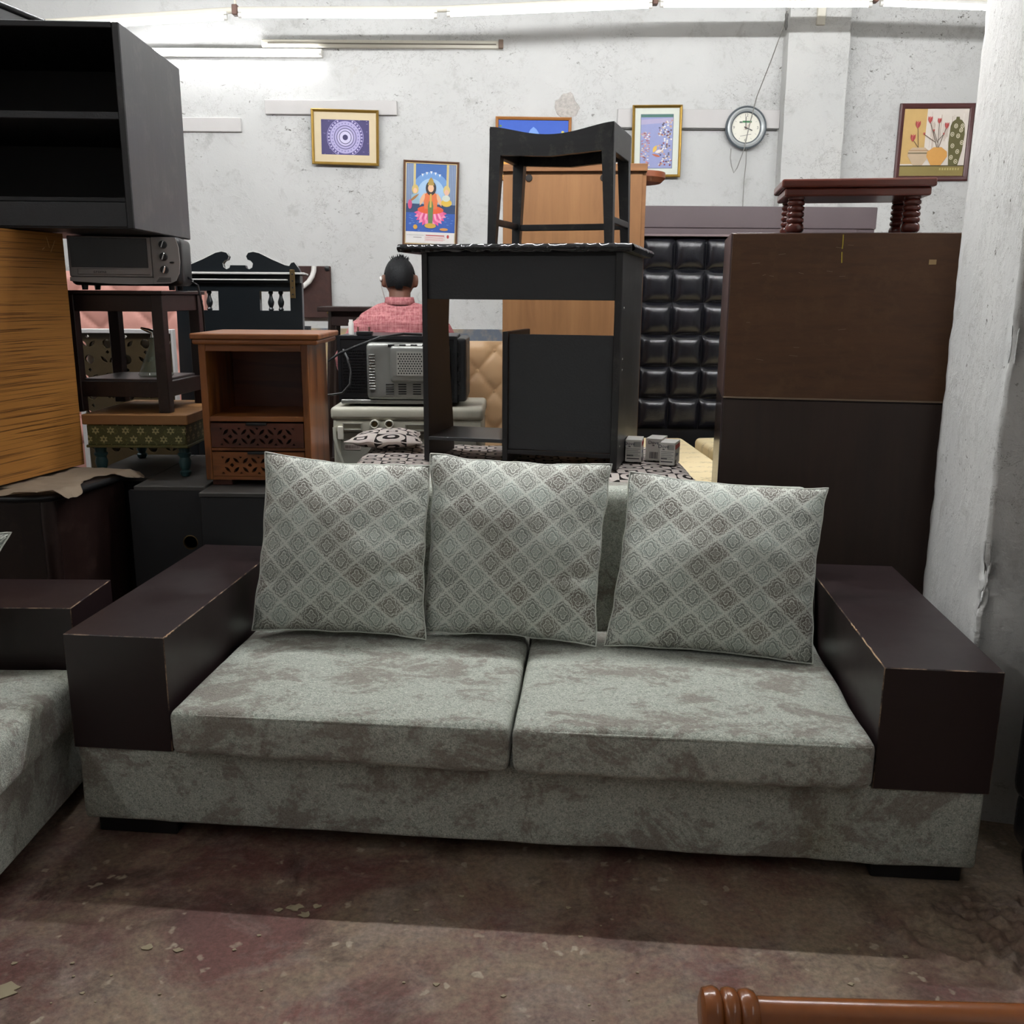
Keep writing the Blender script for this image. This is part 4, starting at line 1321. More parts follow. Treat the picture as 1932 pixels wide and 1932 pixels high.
# ------------------------------------------------------------------ washing machine and microwave
Wm = thing('washing_machine', 'dirty white washing machine with its back to the room', 'washer', (-0.47, 4.20, 0), 0)
obj('body', B(-0.335, 0.335, 0.012, 0.44, 0.02, 0.845, 0.012, 3), DIRTW, Wm)
obj('back_plate', B(-0.30, 0.31, 0.0, 0.014, 0.06, 0.79, 0.004), DIRTG, Wm)
obj('top_lid', roundbox(bm_(), (-0.342, -0.012, 0.845), (0.342, 0.45, 0.905), 0.02, (6, 6, 2)), DIRTW, Wm, smooth=50)
obj('top_band', B(-0.33, 0.33, -0.006, 0.012, 0.792, 0.846, 0.003), DIRTW, Wm)
for x in (-0.145, -0.08):
    iv = obj('inlet_valve', lathe(bm_(), [(0.021, 0), (0.021, 0.012), (0.017, 0.014), (0.013, 0.002), (0, 0.002)], 16, (x, -0.006, 0.830), 0, Matrix.Rotation(PI / 2, 4, 'X')), CREAMP, Wm, smooth=40)
    obj('filter', lathe(bm_(), [(0.012, 0), (0.011, 0.004), (0, 0.005)], 12, (x, -0.008, 0.830), 0, Matrix.Rotation(PI / 2, 4, 'X')), BRASS, iv, smooth=40)
bm = ringframe(bm_(), 0.085, 0.032, [(0, 0), (0, -0.006), (0.004, -0.006), (0.005, 0)])
obj('handle_recess', bm, DIRTG, Wm, (-0.245, -0.006, 0.818))
bm = ringframe(bm_(), 0.14, 0.03, [(0, 0), (0, -0.006), (0.004, -0.006), (0.005, 0)])
obj('handle_recess', bm, DIRTG, Wm, (0.06, -0.006, 0.815))
obj('hose_clip', B(-0.310, -0.285, -0.02, 0.0, 0.76, 0.82, 0.003), CREAMP, Wm)
obj('drain_hose', tube(bm_(), [(-0.325, -0.012, 0.815), (-0.322, -0.022, 0.77), (-0.312, -0.026, 0.72), (-0.295, -0.028, 0.67), (-0.28, -0.03, 0.62), (-0.30, -0.03, 0.55)], 0.0075, 8), plain('grey hose', '#a6a598', 0.5), Wm, smooth=60)
lb = obj('sticker', B(-0.283, -0.212, -0.001, 0.0005, 0.712, 0.738, 0.0002), plain('sticker', '#b5a8a0', 0.6), Wm)
for i in range(9):
    obj('bar', B(-0.279 + i * 0.0072, -0.275 + i * 0.0072, -0.0016, -0.0009, 0.719, 0.733, 0.0001), plain('sticker ink', '#5d504c', 0.7), lb)
lb = obj('rating_label', B(-0.17, -0.05, -0.001, 0.0005, 0.688, 0.708, 0.0002), WHITE, Wm)
obj('print', lathe(bm_(), [(0.005, 0), (0.005, 0.001), (0, 0.001)], 10, (-0.16, -0.001, 0.70), 0, Matrix.Rotation(PI / 2, 4, 'X')), MATS['sticker ink'], lb)

Mw = thing('microwave', 'microwave oven with dented steel back on the washing machine', 'microwave', (-0.48, 4.235, 0.906), 0)
obj('case', B(-0.295, 0.225, 0.012, 0.38, 0.018, 0.310, 0.006, 2), BLKG, Mw)
obj('back_frame', ringframe(bm_(), 0.53, 0.292, [(0, 0.013), (0, 0.0), (0.014, 0.0), (0.016, 0.013)]), BLKG, Mw, (-0.033, 0, 0.163))
ml = []
for j in range(15):
    for i in range(13):
        ml.append(ell(-0.272 + 0.0078 * i + (0.0039 if j % 2 else 0), 0.062 + 0.0128 * j, 0.003, 0.0046, 6))
me = fret([[(-0.285, 0.035), (-0.168, 0.035), (-0.168, 0.292), (-0.285, 0.292)]] + ml, 0.004)
me.transform(Matrix.Translation((0, 0.004, 0)))
obj('mesh_grille', me, BLKPL, Mw)
hs = obj('housing', roundbox(bm_(), (-0.168, -0.03, 0.03), (0.20, 0.02, 0.282), 0.022, (8, 2, 8), lambda q: q), STEEL, Mw, smooth=50)
obj('raised_square', roundbox(bm_(), (-0.06, -0.052, 0.11), (0.12, -0.02, 0.268), 0.0145, (6, 1, 6)), STEEL, hs, smooth=50)
hl = [ell(-0.022 + 0.0118 * i + (0.0059 if j % 2 else 0), 0.150 + 0.0105 * j, 0.0040, 0.0036, 6) for j in range(9) for i in range(9)]
me = fret([[(-0.03, 0.14), (0.09, 0.14), (0.09, 0.245), (-0.03, 0.245)]] + hl, 0.004)
me.transform(Matrix.Translation((0, -0.054, 0)))
obj('perforated_plate', me, plain('light steel', '#b4b3ab', 0.45, 0.4), hs)
obj('plate_back', B(-0.028, 0.088, -0.0528, -0.0515, 0.142, 0.243, 0.0003), BLKPL, hs)
for cx in (-0.065, -0.01, 0.055):
    for j in range(5):
        obj('vent', roundbox(bm_(), (cx - 0.018, -0.0325, 0.055 + 0.0105 * j), (cx + 0.018, -0.028, 0.060 + 0.0105 * j), 0.0022, (1, 1, 1)), BLKPL, hs)
for j in range(13):
    obj('louvre', B(-0.156, -0.128, -0.034, -0.029, 0.075 + 0.0125 * j, 0.081 + 0.0125 * j, 0.0015), STEEL, hs)
for x in (-0.07, -0.02, 0.03, 0.08):
    obj('slot', B(x, x + 0.028, -0.032, -0.02, 0.262, 0.274, 0.001), BLKPL, hs)
obj('base_plate', B(-0.285, 0.21, -0.02, 0.35, 0.012, 0.030, 0.003), STEEL, Mw)
obj('side_cheek', B(0.226, 0.272, 0.01, 0.36, 0.02, 0.300, 0.012, 3), plain('scuffed black side', '#26272a', 0.45, var=0.5, vs_=9), Mw)
for j in range(4):
    obj('side_vent', B(0.231, 0.244, 0.006, 0.011, 0.05 + 0.062 * j, 0.095 + 0.062 * j, 0.0015), BLKPL, Mw)
for x in (-0.22, 0.16):
    for y in (0.03, 0.30):
        obj('foot', lathe(bm_(), [(0.014, 0), (0.016, 0.014)], 10, (x, y, 0)), BLKPL, Mw, smooth=40)
obj('power_cord', tube(bm_(), [(0.08, -0.02, 0.316), (0.0, -0.03, 0.320), (-0.10, -0.05, 0.306), (-0.20, -0.06, 0.268), (-0.28, -0.06, 0.235), (-0.33, -0.05, 0.20)], 0.0055, 6), BLKPL, Mw, smooth=60)
obj('power_cord', tube(bm_(), [(-0.27, -0.01, 0.25), (-0.25, -0.03, 0.215), (-0.235, -0.04, 0.16), (-0.24, -0.04, 0.10), (-0.275, -0.04, 0.06), (-0.34, -0.03, 0.05)], 0.005, 6), plain('grey flex', '#4a4a4a', 0.5), Mw, smooth=60)
t = thing('charger', 'small black power adapter on top of the microwave', 'charger', (-0.66, 4.27, 1.217), 0)
obj('body', B(-0.035, 0.035, -0.02, 0.02, 0.0, 0.016, 0.002), BLKPL, t)
for x in (-0.03, 0.02):
    obj('pin', tube(bm_(), [(x, 0, 0.016), (x, 0, 0.036)], 0.004, 6), plain('brown plug', '#6d4a40', 0.5), t)
t = tag(obj('bottle_stub', lathe(bm_(), [(0.012, 0), (0.012, 0.05), (0.009, 0.056), (0.009, 0.066), (0, 0.066)], 12), WHITEP, None, (-0.725, 4.30, 1.217), smooth=40), 'small white plastic bottle on top of the microwave', 'bottle')

# ------------------------------------------------------------------ patterned day bed
Y_ = thing('day_bed', 'day bed covered in black and ivory oval print', 'bed', (0.0, 3.70, 0), 0)
obj('base', B(-0.58, 0.62, -0.30, 0.34, 0.0, 0.55, 0.01), DKWOOD, Y_)
def bed_d(q):
    q = Vector(q)
    if q.z > 0.6:
        q.z += 0.006 * nz(q, 6, 2.2)
    return q + Vector((0.012 * nz(q, 5, 1), 0.010 * nz(q, 6, 4), 0))
obj('mattress', roundbox(bm_(), (-0.625, -0.38, 0.55), (0.675, 0.375, 0.765), 0.05, (30, 16, 5), bed_d), EYES, Y_, smooth=60)
pb = [(-0.20, 0.05, 0.02), (0.12, 0.06, 0.0), (0.18, -0.20, -0.015), (-0.24, -0.17, -0.01)]
pillow('cushion', [(-0.11, 0.15, 0.042), (0.13, 0.16, 0.042), (0.165, -0.12, 0.038), (-0.15, -0.12, 0.038)], 0.034, EYES,
       'flat oval print cushion lying by the left leg of the desk', 'cushion', None, 5.5, (-0.53, 3.90, 0.772), (0.0, 0.0), wr=0.5)

# three soap cartons
RC = ink('#c0272d')
def carton(label, loc, rz, w, d, h, style):
    t = thing('soap_carton', label, 'carton', loc, rz, 'soap cartons on the day bed')
    obj('box', B(-w / 2, w / 2, 0, d, 0, h, 0.0012), plain('carton card', '#eeebe5', 0.55, var=0.03), t)
    f = obj('front_print', B(-w / 2 + 0.001, w / 2 - 0.001, -0.0006, 0.0004, 0.001, h - 0.001, 0.0001), plain('carton grey print', '#dfdcd5', 0.6, var=0.03), t)
    me = text_mesh('Dove', 0.019, 0.0002)
    me.transform(Matrix.Translation((-w * 0.25 if style != 1 else 0.0, -0.0010, h - 0.016)))
    obj('logo', me, ink('#3a3f52'), f)
    obj('emblem', box(bm_(), -0.004, 0.004, -0.0011, -0.0006, -0.0015, 0.0015, 0, 0, 1, Matrix.Translation((-w * 0.25 if style != 1 else 0.0, 0, h - 0.027))), ink('#2e2e36'), f)
    if style != 1:
        for k in range(5):
            z = h - 0.037 - k * 0.0065
            obj('text_line', B(-w / 2 + 0.005, w / 2 - 0.005 - 0.008 * (k % 2), -0.0011, -0.0006, z, z + 0.0026, 0.00005), ink('#a09f9b'), f)
        obj('text_block', B(0.0, w / 2 - 0.004, -0.0011, -0.0006, h - 0.028, h - 0.008, 0.00005), ink('#aaa9a3'), f)
        obj('text_line', B(-w / 2 + 0.006, 0.0, -0.0011, -0.0006, 0.022, 0.027, 0.00005), ink('#4c4c50'), f)
        obj('text_line', B(-w / 2 + 0.006, w / 2 - 0.008, -0.0011, -0.0006, 0.011, 0.015, 0.00005), ink('#4c4c50'), f)
    else:
        for k in range(8):
            obj('bar', B(-0.014 + k * 0.0042, -0.012 + k * 0.0042 + 0.0004 * (k % 3), -0.0011, -0.0006, 0.008, 0.034, 0.00005), ink('#4c4c50'), f)
    s_ = obj('side_band', B(w / 2 - 0.0004, w / 2 + 0.0006, 0.004, d - 0.003, h - 0.026, h - 0.009, 0.0001), RC, t)
    me = text_mesh('Dove', 0.020, 0.0002)
    me.transform(Matrix.Translation((w / 2 + 0.0006, d * 0.35, h * 0.45)) @ Matrix.Rotation(PI / 2, 4, 'Z'))
    obj('logo', me, ink('#8f93a8'), t)
    obj('side_stamp', B(w / 2 - 0.0004, w / 2 + 0.0006, 0.004, 0.03, 0.006, 0.018, 0.0001), ink('#3a3236'), t)
    return t
zc = 0.7735
carton('white soap carton nearest the desk leg', (0.464, 3.585, zc), -12, 0.062, 0.10, 0.086, 0)
carton('white soap carton with barcode, in the middle', (0.545, 3.618, zc), -22, 0.062, 0.10, 0.086, 1)
carton('white soap carton with red side band, at the front right', (0.583, 3.517, zc), -20, 0.058, 0.10, 0.086, 2)

# ------------------------------------------------------------------ black computer desk standing on the day bed
E = thing('computer_desk', 'black computer desk standing on the patterned day bed', 'desk', (-0.338, 3.58, 0.773), -14.0)
TH = 0.775
def zz(z): return z - 0.773
bm = bm_()
sidep = [(0.0, 0.0), (0.0, 0.772), (0.30, 0.772), (0.30, 0.70), (0.27, 0.62), (0.255, 0.5), (0.27, 0.32), (0.30, 0.16), (0.32, 0.0)]
prism(bm, sidep, 0, 0.02, 0, Matrix(((0, 1, 0, 0), (1, 0, 0, 0), (0, 0, 1, 0), (0, 0, 0, 1))))
obj('side_panel', bm, DESKBLK, E)
obj('side_panel', B(0.715, 0.741, 0.0, 0.617, 0.0, 0.772, 0.002), BLKSIDE, E)
obj('top', B(-0.085, 0.772, -0.012, 0.63, 0.773, 0.800, 0.002), DESKBLK, E)
bm = bm_()
nS = 170
rr = []
for i in range(nS + 1):
    x = -0.0855 + 0.858 * i / nS
    row = []
    for j in range(5):
        z = 0.7725 + 0.028 * j / 4
        row.append(bm.verts.new((x, -0.0128 + (-0.011 + 0.007 * mnoise.noise(Vector((x * 48, z * 30, 0)))) * math.sin(PI * j / 4), z)))
    rr.append(row)
for i in range(nS):
    for j in range(4):
        f = bm.faces.new((rr[i][j], rr[i + 1][j], rr[i + 1][j + 1], rr[i][j + 1])); f.smooth = True
obj('edge_strip', bm, plain('shiny black edging', '#1b1b1d', 0.07, var=0.2), E)
bm = bm_()
rr = []
for i in range(70):
    y = -0.012 + 0.642 * i / 69
    rr.append([bm.verts.new((0.7728 + (0.011 + 0.007 * mnoise.noise(Vector((y * 48, j, 9)))) * math.sin(PI * j / 4), y, 0.7725 + 0.028 * j / 4)) for j in range(5)])
for i in range(69):
    for j in range(4):
        f = bm.faces.new((rr[i][j], rr[i + 1][j], rr[i + 1][j + 1], rr[i][j + 1])); f.smooth = True
obj('edge_strip', bm, MATS['shiny black edging'], E)
obj('upper_panel', B(0.02, 0.715, 0.012, 0.024, 0.606, 0.760, 0.001), GREYP, E)
obj('rail', B(0.02, 0.715, 0.02, 0.04, 0.757, 0.773, 0.001), DESKBLK, E)
obj('partition', B(0.308, 0.328, 0.0, 0.36, 0.0, 0.492, 0.002), DESKBLK, E)
obj('box_panel', B(0.330, 0.714, 0.010, 0.022, 0.060, 0.484, 0.001), GREYP, E)
obj('box_rail', B(0.328, 0.715, 0.004, 0.030, 0.042, 0.058, 0.001), DESKBLK, E)
obj('box_bottom', B(0.328, 0.715, 0.030, 0.36, 0.044, 0.058, 0.001), DESKBLK, E)
obj('shelf', B(0.02, 0.308, -0.002, 0.30, 0.082, 0.096, 0.001), plain('dusty black shelf', '#3a3a3c', 0.35), E)
for z in (0.08, 0.12, 0.36, 0.40, 0.58):
    obj('screw', lathe(bm_(), [(0.004, 0), (0.003, 0.002), (0, 0.002)], 8, (0.741, 0.06, z), 0, Matrix.Rotation(PI / 2, 4, 'Y')), STEEL, E)

# black stool on the desk
Z = thing('stool', 'black wooden stool with dipped seat on top of the computer desk', 'stool', (-0.09, 3.655, 1.575), -17.0)
w, d, hT = 0.457, 0.335, 0.415
SB = wood('worn black stool wood', '#111113', '#242426', 'x', 0.42, fine=24, wear='#4d4a42')
seat = []
for s_ in range(2):
    pass
bm = bm_()
n = 24
up_ = lambda x: hT - 0.034 * math.sin(PI * x / w) ** 1.5
pl = [(w * i / n, up_(w * i / n)) for i in range(n + 1)] + [(w * (n - i) / n, up_(w * (n - i) / n) - 0.03) for i in range(n + 1)]
prism(bm, pl, 0.0, d)
obj('seat', bm, SB, Z, smooth=30)
for y0 in (0.002, d - 0.026):
    bm = bm_()
    pl = [(w * i / n, up_(w * i / n) - 0.012) for i in range(n + 1)] + [(w - 0.02, hT - 0.092), (w * 0.5, hT - 0.108), (0.02, hT - 0.098)]
    prism(bm, pl, y0 - 0.003, y0 + 0.021)
    obj('apron', bm, SB, Z, smooth=30)
for x0 in (-0.002, w - 0.022):
    obj('apron', B(x0, x0 + 0.024, 0.0, d, hT - 0.098, hT - 0.004, 0.002), SB, Z)
for sx in (0, 1):
    for sy in (0, 1):
        bm = bm_()
        tx, ty = (0.0 if sx == 0 else w - 0.042), (0.0 if sy == 0 else d - 0.042)
        bx = tx + (-0.008 if sx == 0 else 0.020)
        by = ty + (-0.006 if sy == 0 else 0.012)
        t_ = bm_()
        q = [t_.verts.new(p) for p in ((bx, by, 0), (bx + 0.03, by, 0), (bx + 0.03, by + 0.03, 0), (bx, by + 0.03, 0), (tx - 0.001, ty - 0.001, hT - 0.07), (tx + 0.043, ty - 0.001, hT - 0.07), (tx + 0.043, ty + 0.043, hT - 0.07), (tx - 0.001, ty + 0.043, hT - 0.07))]
        for f in ((0, 3, 2, 1), (4, 5, 6, 7), (0, 1, 5, 4), (1, 2, 6, 5), (2, 3, 7, 6), (3, 0, 4, 7)):
            t_.faces.new([q[i] for i in f])
        merge(bm, t_)
        obj('leg', bm, SB, Z)
for x0 in (-0.001, w - 0.012):
    obj('stretcher', B(x0, x0 + 0.018, 0.02, d - 0.02, 0.075, 0.098, 0.002), SB, Z)
obj('stretcher', B(0.02, w - 0.01, d - 0.03, d - 0.012, 0.070, 0.094, 0.002), SB, Z)

# tall tan cabinet behind the desk
Cb = thing('tall_cabinet', 'tall tan oak cabinet behind the computer desk', 'cabinet', (-0.05, 4.42, 0), -5.0)
obj('body', B(0.0, 0.615, 0.0, 0.40, 0.0, 1.925, 0.002), TANWOOD, Cb)
obj('top', B(-0.012, 0.635, -0.012, 0.42, 1.925, 1.958, 0.003), TANEDGE, Cb)
obj('side_edge', B(0.600, 0.632, 0.004, 0.40, 0.0, 1.925, 0.002), TANEDGE, Cb)
obj('corner_shelf', lathe(bm_(), [(0.0, 1.905), (0.11, 1.905), (0.13, 1.925), (0.13, 1.95), (0.0, 1.95)], 24, (0.60, 0.27, 0)), plain('reddish shelf', '#7d4327', 0.4), Cb, smooth=40)
for x in (0.115, 0.445):
    obj('cam_cap', lathe(bm_(), [(0.016, 0), (0.014, 0.004), (0, 0.004)], 16, (x, 0.0, 1.90), 0, Matrix.Rotation(PI / 2, 4, 'X')), plain('black cap', '#1a1512', 0.5), Cb, smooth=40)
# ------------------------------------------------------------------ bed with leather headboard
Hb = thing('bed', 'bed with tall black squared leather headboard and mauve frame', 'bed', (1.30, 5.70, 0), 0)
obj('headboard_board', B(-0.74, 0.78, 0.02, 0.10, 0.0, 1.76, 0.004), BLKPL, Hb)
obj('top_rail', B(-0.75, 0.795, 0.0, 0.14, 1.778, 1.900, 0.004), HBFRAME, Hb)
obj('lower_rail', B(-0.75, 0.68, -0.012, 0.10, 1.742, 1.776, 0.003), HBFRAME, Hb)
obj('rail_lip', B(-0.75, 0.68, -0.028, 0.02, 1.730, 1.743, 0.002), plain('light mauve lip', '#77686a', 0.4), Hb)
obj('side_post', B(0.685, 0.79, 0.01, 0.12, 0.0, 1.778, 0.003), HBFRAME, Hb)
def tile_mesh(w, h, dpt):
    bm = bm_()
    n = 12
    vv = []
    for i in range(n + 1):
        c = []
        for j in range(n + 1):
            a, b = 2 * i / n - 1, 2 * j / n - 1
            p = ((1 - abs(a) ** 3.2) * (1 - abs(b) ** 3.2)) ** 0.6
            c.append(bm.verts.new((a * w / 2, -dpt * p, b * h / 2)))
        vv.append(c)
    for i in range(n):
        for j in range(n):
            f = bm.faces.new((vv[i][j], vv[i + 1][j], vv[i + 1][j + 1], vv[i][j + 1])); f.smooth = True
    return bm
tm = None
pw, ph = 0.1845, 0.1875
for c in range(1, 9):
    for r_ in range(6):
        x = 0.939 - 1.30 + pw * (c - 3 + 0.5)
        z = 0.606 + ph * (r_ + 0.5)
        if tm is None:
            o = obj('leather_tile', tile_mesh(pw - 0.002, ph - 0.002, 0.040), LEATHER, Hb, (x, 0.018, z)); tm = o.data
        else:
            o = bpy.data.objects.new('leather_tile', tm); COL.objects.link(o); o.parent = Hb; o.location = (x, 0.018, z)
obj('base', B(-0.62, 0.78, -1.55, 0.0, 0.10, 0.38, 0.01), HBFRAME, Hb)
for x in (-0.57, 0.72):
    for y in (-1.5, -0.1):
        obj('leg', B(x - 0.03, x + 0.03, y - 0.03, y + 0.03, 0, 0.10, 0.003), HBFRAME, Hb)
def mat_d(sd):
    return lambda q: Vector(q) + Vector((0.008 * nz(q, 3, sd), 0.008 * nz(q, 3, sd + 2), 0.006 * nz(q, 3.5, sd + 5)))
t = thing('mattress', 'cream patterned mattress behind the soap cartons', 'mattress', (0.87, 4.85, 0.385), 2)
obj('body', roundbox(bm_(), (-0.20, -0.62, 0.0), (0.17, 0.68, 0.20), 0.05, (10, 20, 3), mat_d(1)), TICK, t, smooth=60)
t = thing('mattress', 'second cream mattress lying slightly askew beside the wardrobe', 'mattress', (1.52, 4.83, 0.385), 5)
obj('body', roundbox(bm_(), (-0.40, -0.60, 0.0), (0.42, 0.68, 0.205), 0.03, (10, 20, 3), mat_d(7)), TICK, t, smooth=60)

# ------------------------------------------------------------------ stacked wardrobe units, backs to the room
def ward(label, z0, z1, back, side, extra):
    t = thing('wardrobe_unit', label, 'wardrobe', (0.729, 3.30, z0), -9.5)
    h = z1 - z0
    obj('side_panel', B(0.0, 0.018, 0.0, 0.42, 0.0, h, 0.002), side, t)
    obj('side_panel', B(0.832, 0.85, 0.0, 0.42, 0.0, h, 0.002), side, t)
    obj('back_panel', B(0.006, 0.846, -0.006, 0.004, 0.003, h - 0.003, 0.001), back, t)
    obj('top', B(0.018, 0.832, 0.004, 0.42, h - 0.018, h, 0.001), side, t)
    obj('bottom', B(0.018, 0.832, 0.004, 0.42, 0.0, 0.018, 0.001), side, t)
    obj('door', B(0.0, 0.85, 0.421, 0.438, 0.0, h, 0.002), side, t)
    return t
lowu = ward('lower dark brown wardrobe unit behind the sofa', 0.0, 1.050, PLYD, plain('polished dark side', '#3a3032', 0.2, var=0.1), None)
upu = ward('upper brown wardrobe unit stacked under the carved low stool', 1.052, 1.604, PLYB, WARDSIDE, None)
obj('bottom_edge', B(0.004, 0.848, -0.009, -0.005, 0.0, 0.006, 0.001), plain('pale chipped edge', '#7d6a58', 0.7), upu)
for p in (((0.36, -0.0065, 0.545), (0.361, -0.0065, 0.515), (0.36, -0.0065, 0.50)), ((0.36, -0.0065, 0.49), (0.362, -0.0065, 0.455))):
    obj('paint_drip', tube(bm_(), p, 0.0022, 5), plain('yellow drip', '#a48f2e', 0.6), upu)
obj('tape', B(0.635, 0.658, -0.0075, -0.0055, 0.450, 0.466, 0.0005), plain('tan tape', '#a68a62', 0.7), upu)
random.seed(4)
for k in range(14):
    x, z = random.uniform(0.05, 0.4), random.uniform(0.40, 0.53) if k < 9 else random.uniform(0.02, 0.4)
    obj('scratch', tube(bm_(), [(x, -0.0062, z), (x + random.uniform(0.006, 0.028), -0.0062, z + random.uniform(-0.004, 0.004))], 0.0007, 4), MATS['pale chipped edge'], upu)

# plank and carved low stool on top
P_ = tag(obj('plank', B(0.36, 0.78, 0.30, 0.40, 0.0, 0.012, 0.001), PLYD, None, (0.729, 3.30, 1.604), rot=(0, 0, R(-9.5))), 'thin dark plank lying on the wardrobe behind the low stool', 'plank')
LS = thing('low_stool', 'low reddish stool with ringed bulb legs on the wardrobe', 'stool', (0.885, 3.285, 1.605), -9.5)
obj('top', B(0.0, 0.485, 0.0, 0.285, 0.143, 0.170, 0.006, 2), RED_W, LS)
obj('under_top', B(0.012, 0.473, 0.012, 0.273, 0.116, 0.143, 0.006, 2), RED_W, LS)
lp = [(0.012, 0.0)]
for zb, rb, hb in ((0.0175, 0.031, 0.015), (0.042, 0.0295, 0.0092), (0.0608, 0.0295, 0.0092), (0.0796, 0.029, 0.0092), (0.0984, 0.029, 0.0092)):
    lp += [(rb - 0.008 + 0.008 * math.cos(a_ * PI / 180), zb + hb * math.sin(a_ * PI / 180)) for a_ in (-80, -50, -20, 10, 40, 80)]
lp += [(0.027, 0.109), (0.027, 0.116)]
for x in (0.055, 0.425):
    for y in (0.055, 0.235):
        obj('leg', lathe(bm_(), lp, 18, (x, y, 0)), RED_L, LS, smooth=50)

# ------------------------------------------------------------------ foreground chair and black armchair at the frame edge
Fc = thing('wooden_chair', 'polished wooden chair rail with ringed end at the bottom edge', 'chair', (0.27, 1.14, 0), -2.0)
rail = [(0.0, 0.024), (0.004, 0.034), (0.018, 0.0375), (0.026, 0.034), (0.029, 0.029), (0.032, 0.034), (0.040, 0.0365), (0.050, 0.034), (0.053, 0.029), (0.056, 0.033), (0.066, 0.035), (0.076, 0.032), (0.080, 0.026), (0.10, 0.0255), (0.62, 0.027), (0.66, 0.034), (0.70, 0.0355), (0.71, 0.024)]
obj('top_rail', lathe(bm_(), [(r_, x) for x, r_ in rail], 24, (0, 0, 0.4125), 0, Matrix.Rotation(PI / 2, 4, 'Y')), TAN, Fc, smooth=50)
for x in (0.11, 0.58):
    obj('leg', lathe(bm_(), [(0.016, 0), (0.022, 0.03), (0.018, 0.10), (0.024, 0.2), (0.019, 0.3), (0.022, 0.395)], 14, (x, 0, 0)), TAN, Fc, smooth=50)
    obj('leg', lathe(bm_(), [(0.016, 0), (0.022, 0.03), (0.018, 0.10), (0.022, 0.22)], 14, (x, -0.36, 0)), TAN, Fc, smooth=50)
    obj('side_rail', tube(bm_(), [(x, 0, 0.19), (x, -0.36, 0.19)], 0.014, 8), TAN, Fc, smooth=50)
obj('seat', B(0.09, 0.60, -0.38, -0.02, 0.205, 0.228, 0.006, 2), TAN, Fc)

Ac = thing('armchair', 'black leatherette armchair at the right edge beside the pillar', 'chair', (1.550, 1.84, 0), 0.0)
obj('base', roundbox(bm_(), (-0.305, -0.29, 0.07), (0.305, 0.30, 0.24), 0.05, (6, 6, 4)), LEATHER, Ac, smooth=60)
for s_ in (-1, 1):
    obj('arm', roundbox(bm_(), (min(s_ * 0.312, s_ * 0.17), -0.30, 0.19), (max(s_ * 0.312, s_ * 0.17), 0.31, 0.555), 0.05, (4, 8, 6)), LEATHER, Ac, smooth=60)
obj('seat', roundbox(bm_(), (-0.172, -0.31, 0.22), (0.172, 0.16, 0.40), 0.04, (6, 6, 3)), LEATHER, Ac, smooth=60)
obj('back', roundbox(bm_(), (-0.172, 0.14, 0.24), (0.172, 0.31, 0.70), 0.05, (6, 3, 6)), LEATHER, Ac, smooth=60)
for x in (-0.25, 0.25):
    for y in (-0.24, 0.25):
        obj('foot', lathe(bm_(), [(0.02, 0), (0.03, 0.05), (0.026, 0.075)], 12, (x, y, 0)), BLKPL, Ac, smooth=40)

# loose chips of plaster and paint on the floor
random.seed(11)
bm = bm_()
spots = [(-0.50, 1.94, 0.020), (-0.47, 1.915, 0.017), (-0.535, 1.93, 0.012), (-0.45, 1.945, 0.012), (-1.03, 1.665, 0.034), (-0.79, 1.80, 0.014), (-0.72, 1.79, 0.012)]
for k in range(70):
    spots.append((random.uniform(-1.1, 1.0), random.uniform(1.3, 2.0), random.choice((0.003, 0.004, 0.006, 0.008))))
for x, y, r_ in spots:
    n = 11
    pts = [(x + r_ * random.uniform(0.45, 1.15) * math.cos(2 * PI * i / n), y + 0.7 * r_ * random.uniform(0.45, 1.15) * math.sin(2 * PI * i / n)) for i in range(n)]
    prism(bm, pts, 0.0012, 0.0026, 0, Matrix(((1, 0, 0, 0), (0, 0, 1, 0), (0, 1, 0, 0), (0, 0, 0, 1))))
o = obj('floor_debris', bm, plain('pale plaster chips', '#94886f', 0.9, var=0.3, vs_=3))
o['kind'] = 'stuff'
tag(o, 'pale chips of paint and plaster scattered on the floor', 'debris')
# ------------------------------------------------------------------ pictures on the back wall
def picture(label, cx, cz, w, h, fw, fmat, tilt, lean, matcol, mw, wy=6.494):
    """frame hung on the wall; returns thing, printed area half sizes"""
    t = thing('picture', label, 'picture', (cx, wy, cz), 0, rot=(R(lean), R(tilt), 0))
    obj('frame', ringframe(bm_(), w, h, [(0, 0.0), (0, -0.016), (fw * 0.3, -0.022), (fw * 0.75, -0.017), (fw, -0.012), (fw, -0.003)]), fmat, t, smooth=40)
    obj('backing', B(-w / 2 + 0.004, w / 2 - 0.004, -0.004, -0.001, -h / 2 + 0.004, h / 2 - 0.004, 0.0005), plain('backing board', '#6b5a45', 0.8), t)
    if matcol:
        obj('mount', B(-w / 2 + fw - 0.002, w / 2 - fw + 0.002, -0.0065, -0.004, -h / 2 + fw - 0.002, h / 2 - fw + 0.002, 0.0003), plain('mount ' + matcol, matcol, 0.8, var=0.05, vs_=30), t)
    return t, w / 2 - fw - mw, h / 2 - fw - mw

class Print:
    def __init__(s):
        s.bm, s.m, s.y, s.ix = bm_(), [], -0.0070, {}
    def add(s, pts, col, up=True):
        if col not in s.ix:
            s.ix[col] = len(s.m); s.m.append(ink(col))
        if up:
            s.y -= 0.00006
        poly(s.bm, pts, s.y, s.ix[col])
    def rect(s, x0, x1, z0, z1, col):
        s.add([(x0, z0), (x1, z0), (x1, z1), (x0, z1)], col)
    def done(s, parent):
        return obj('print', s.bm, s.m, parent)

random.seed(3)
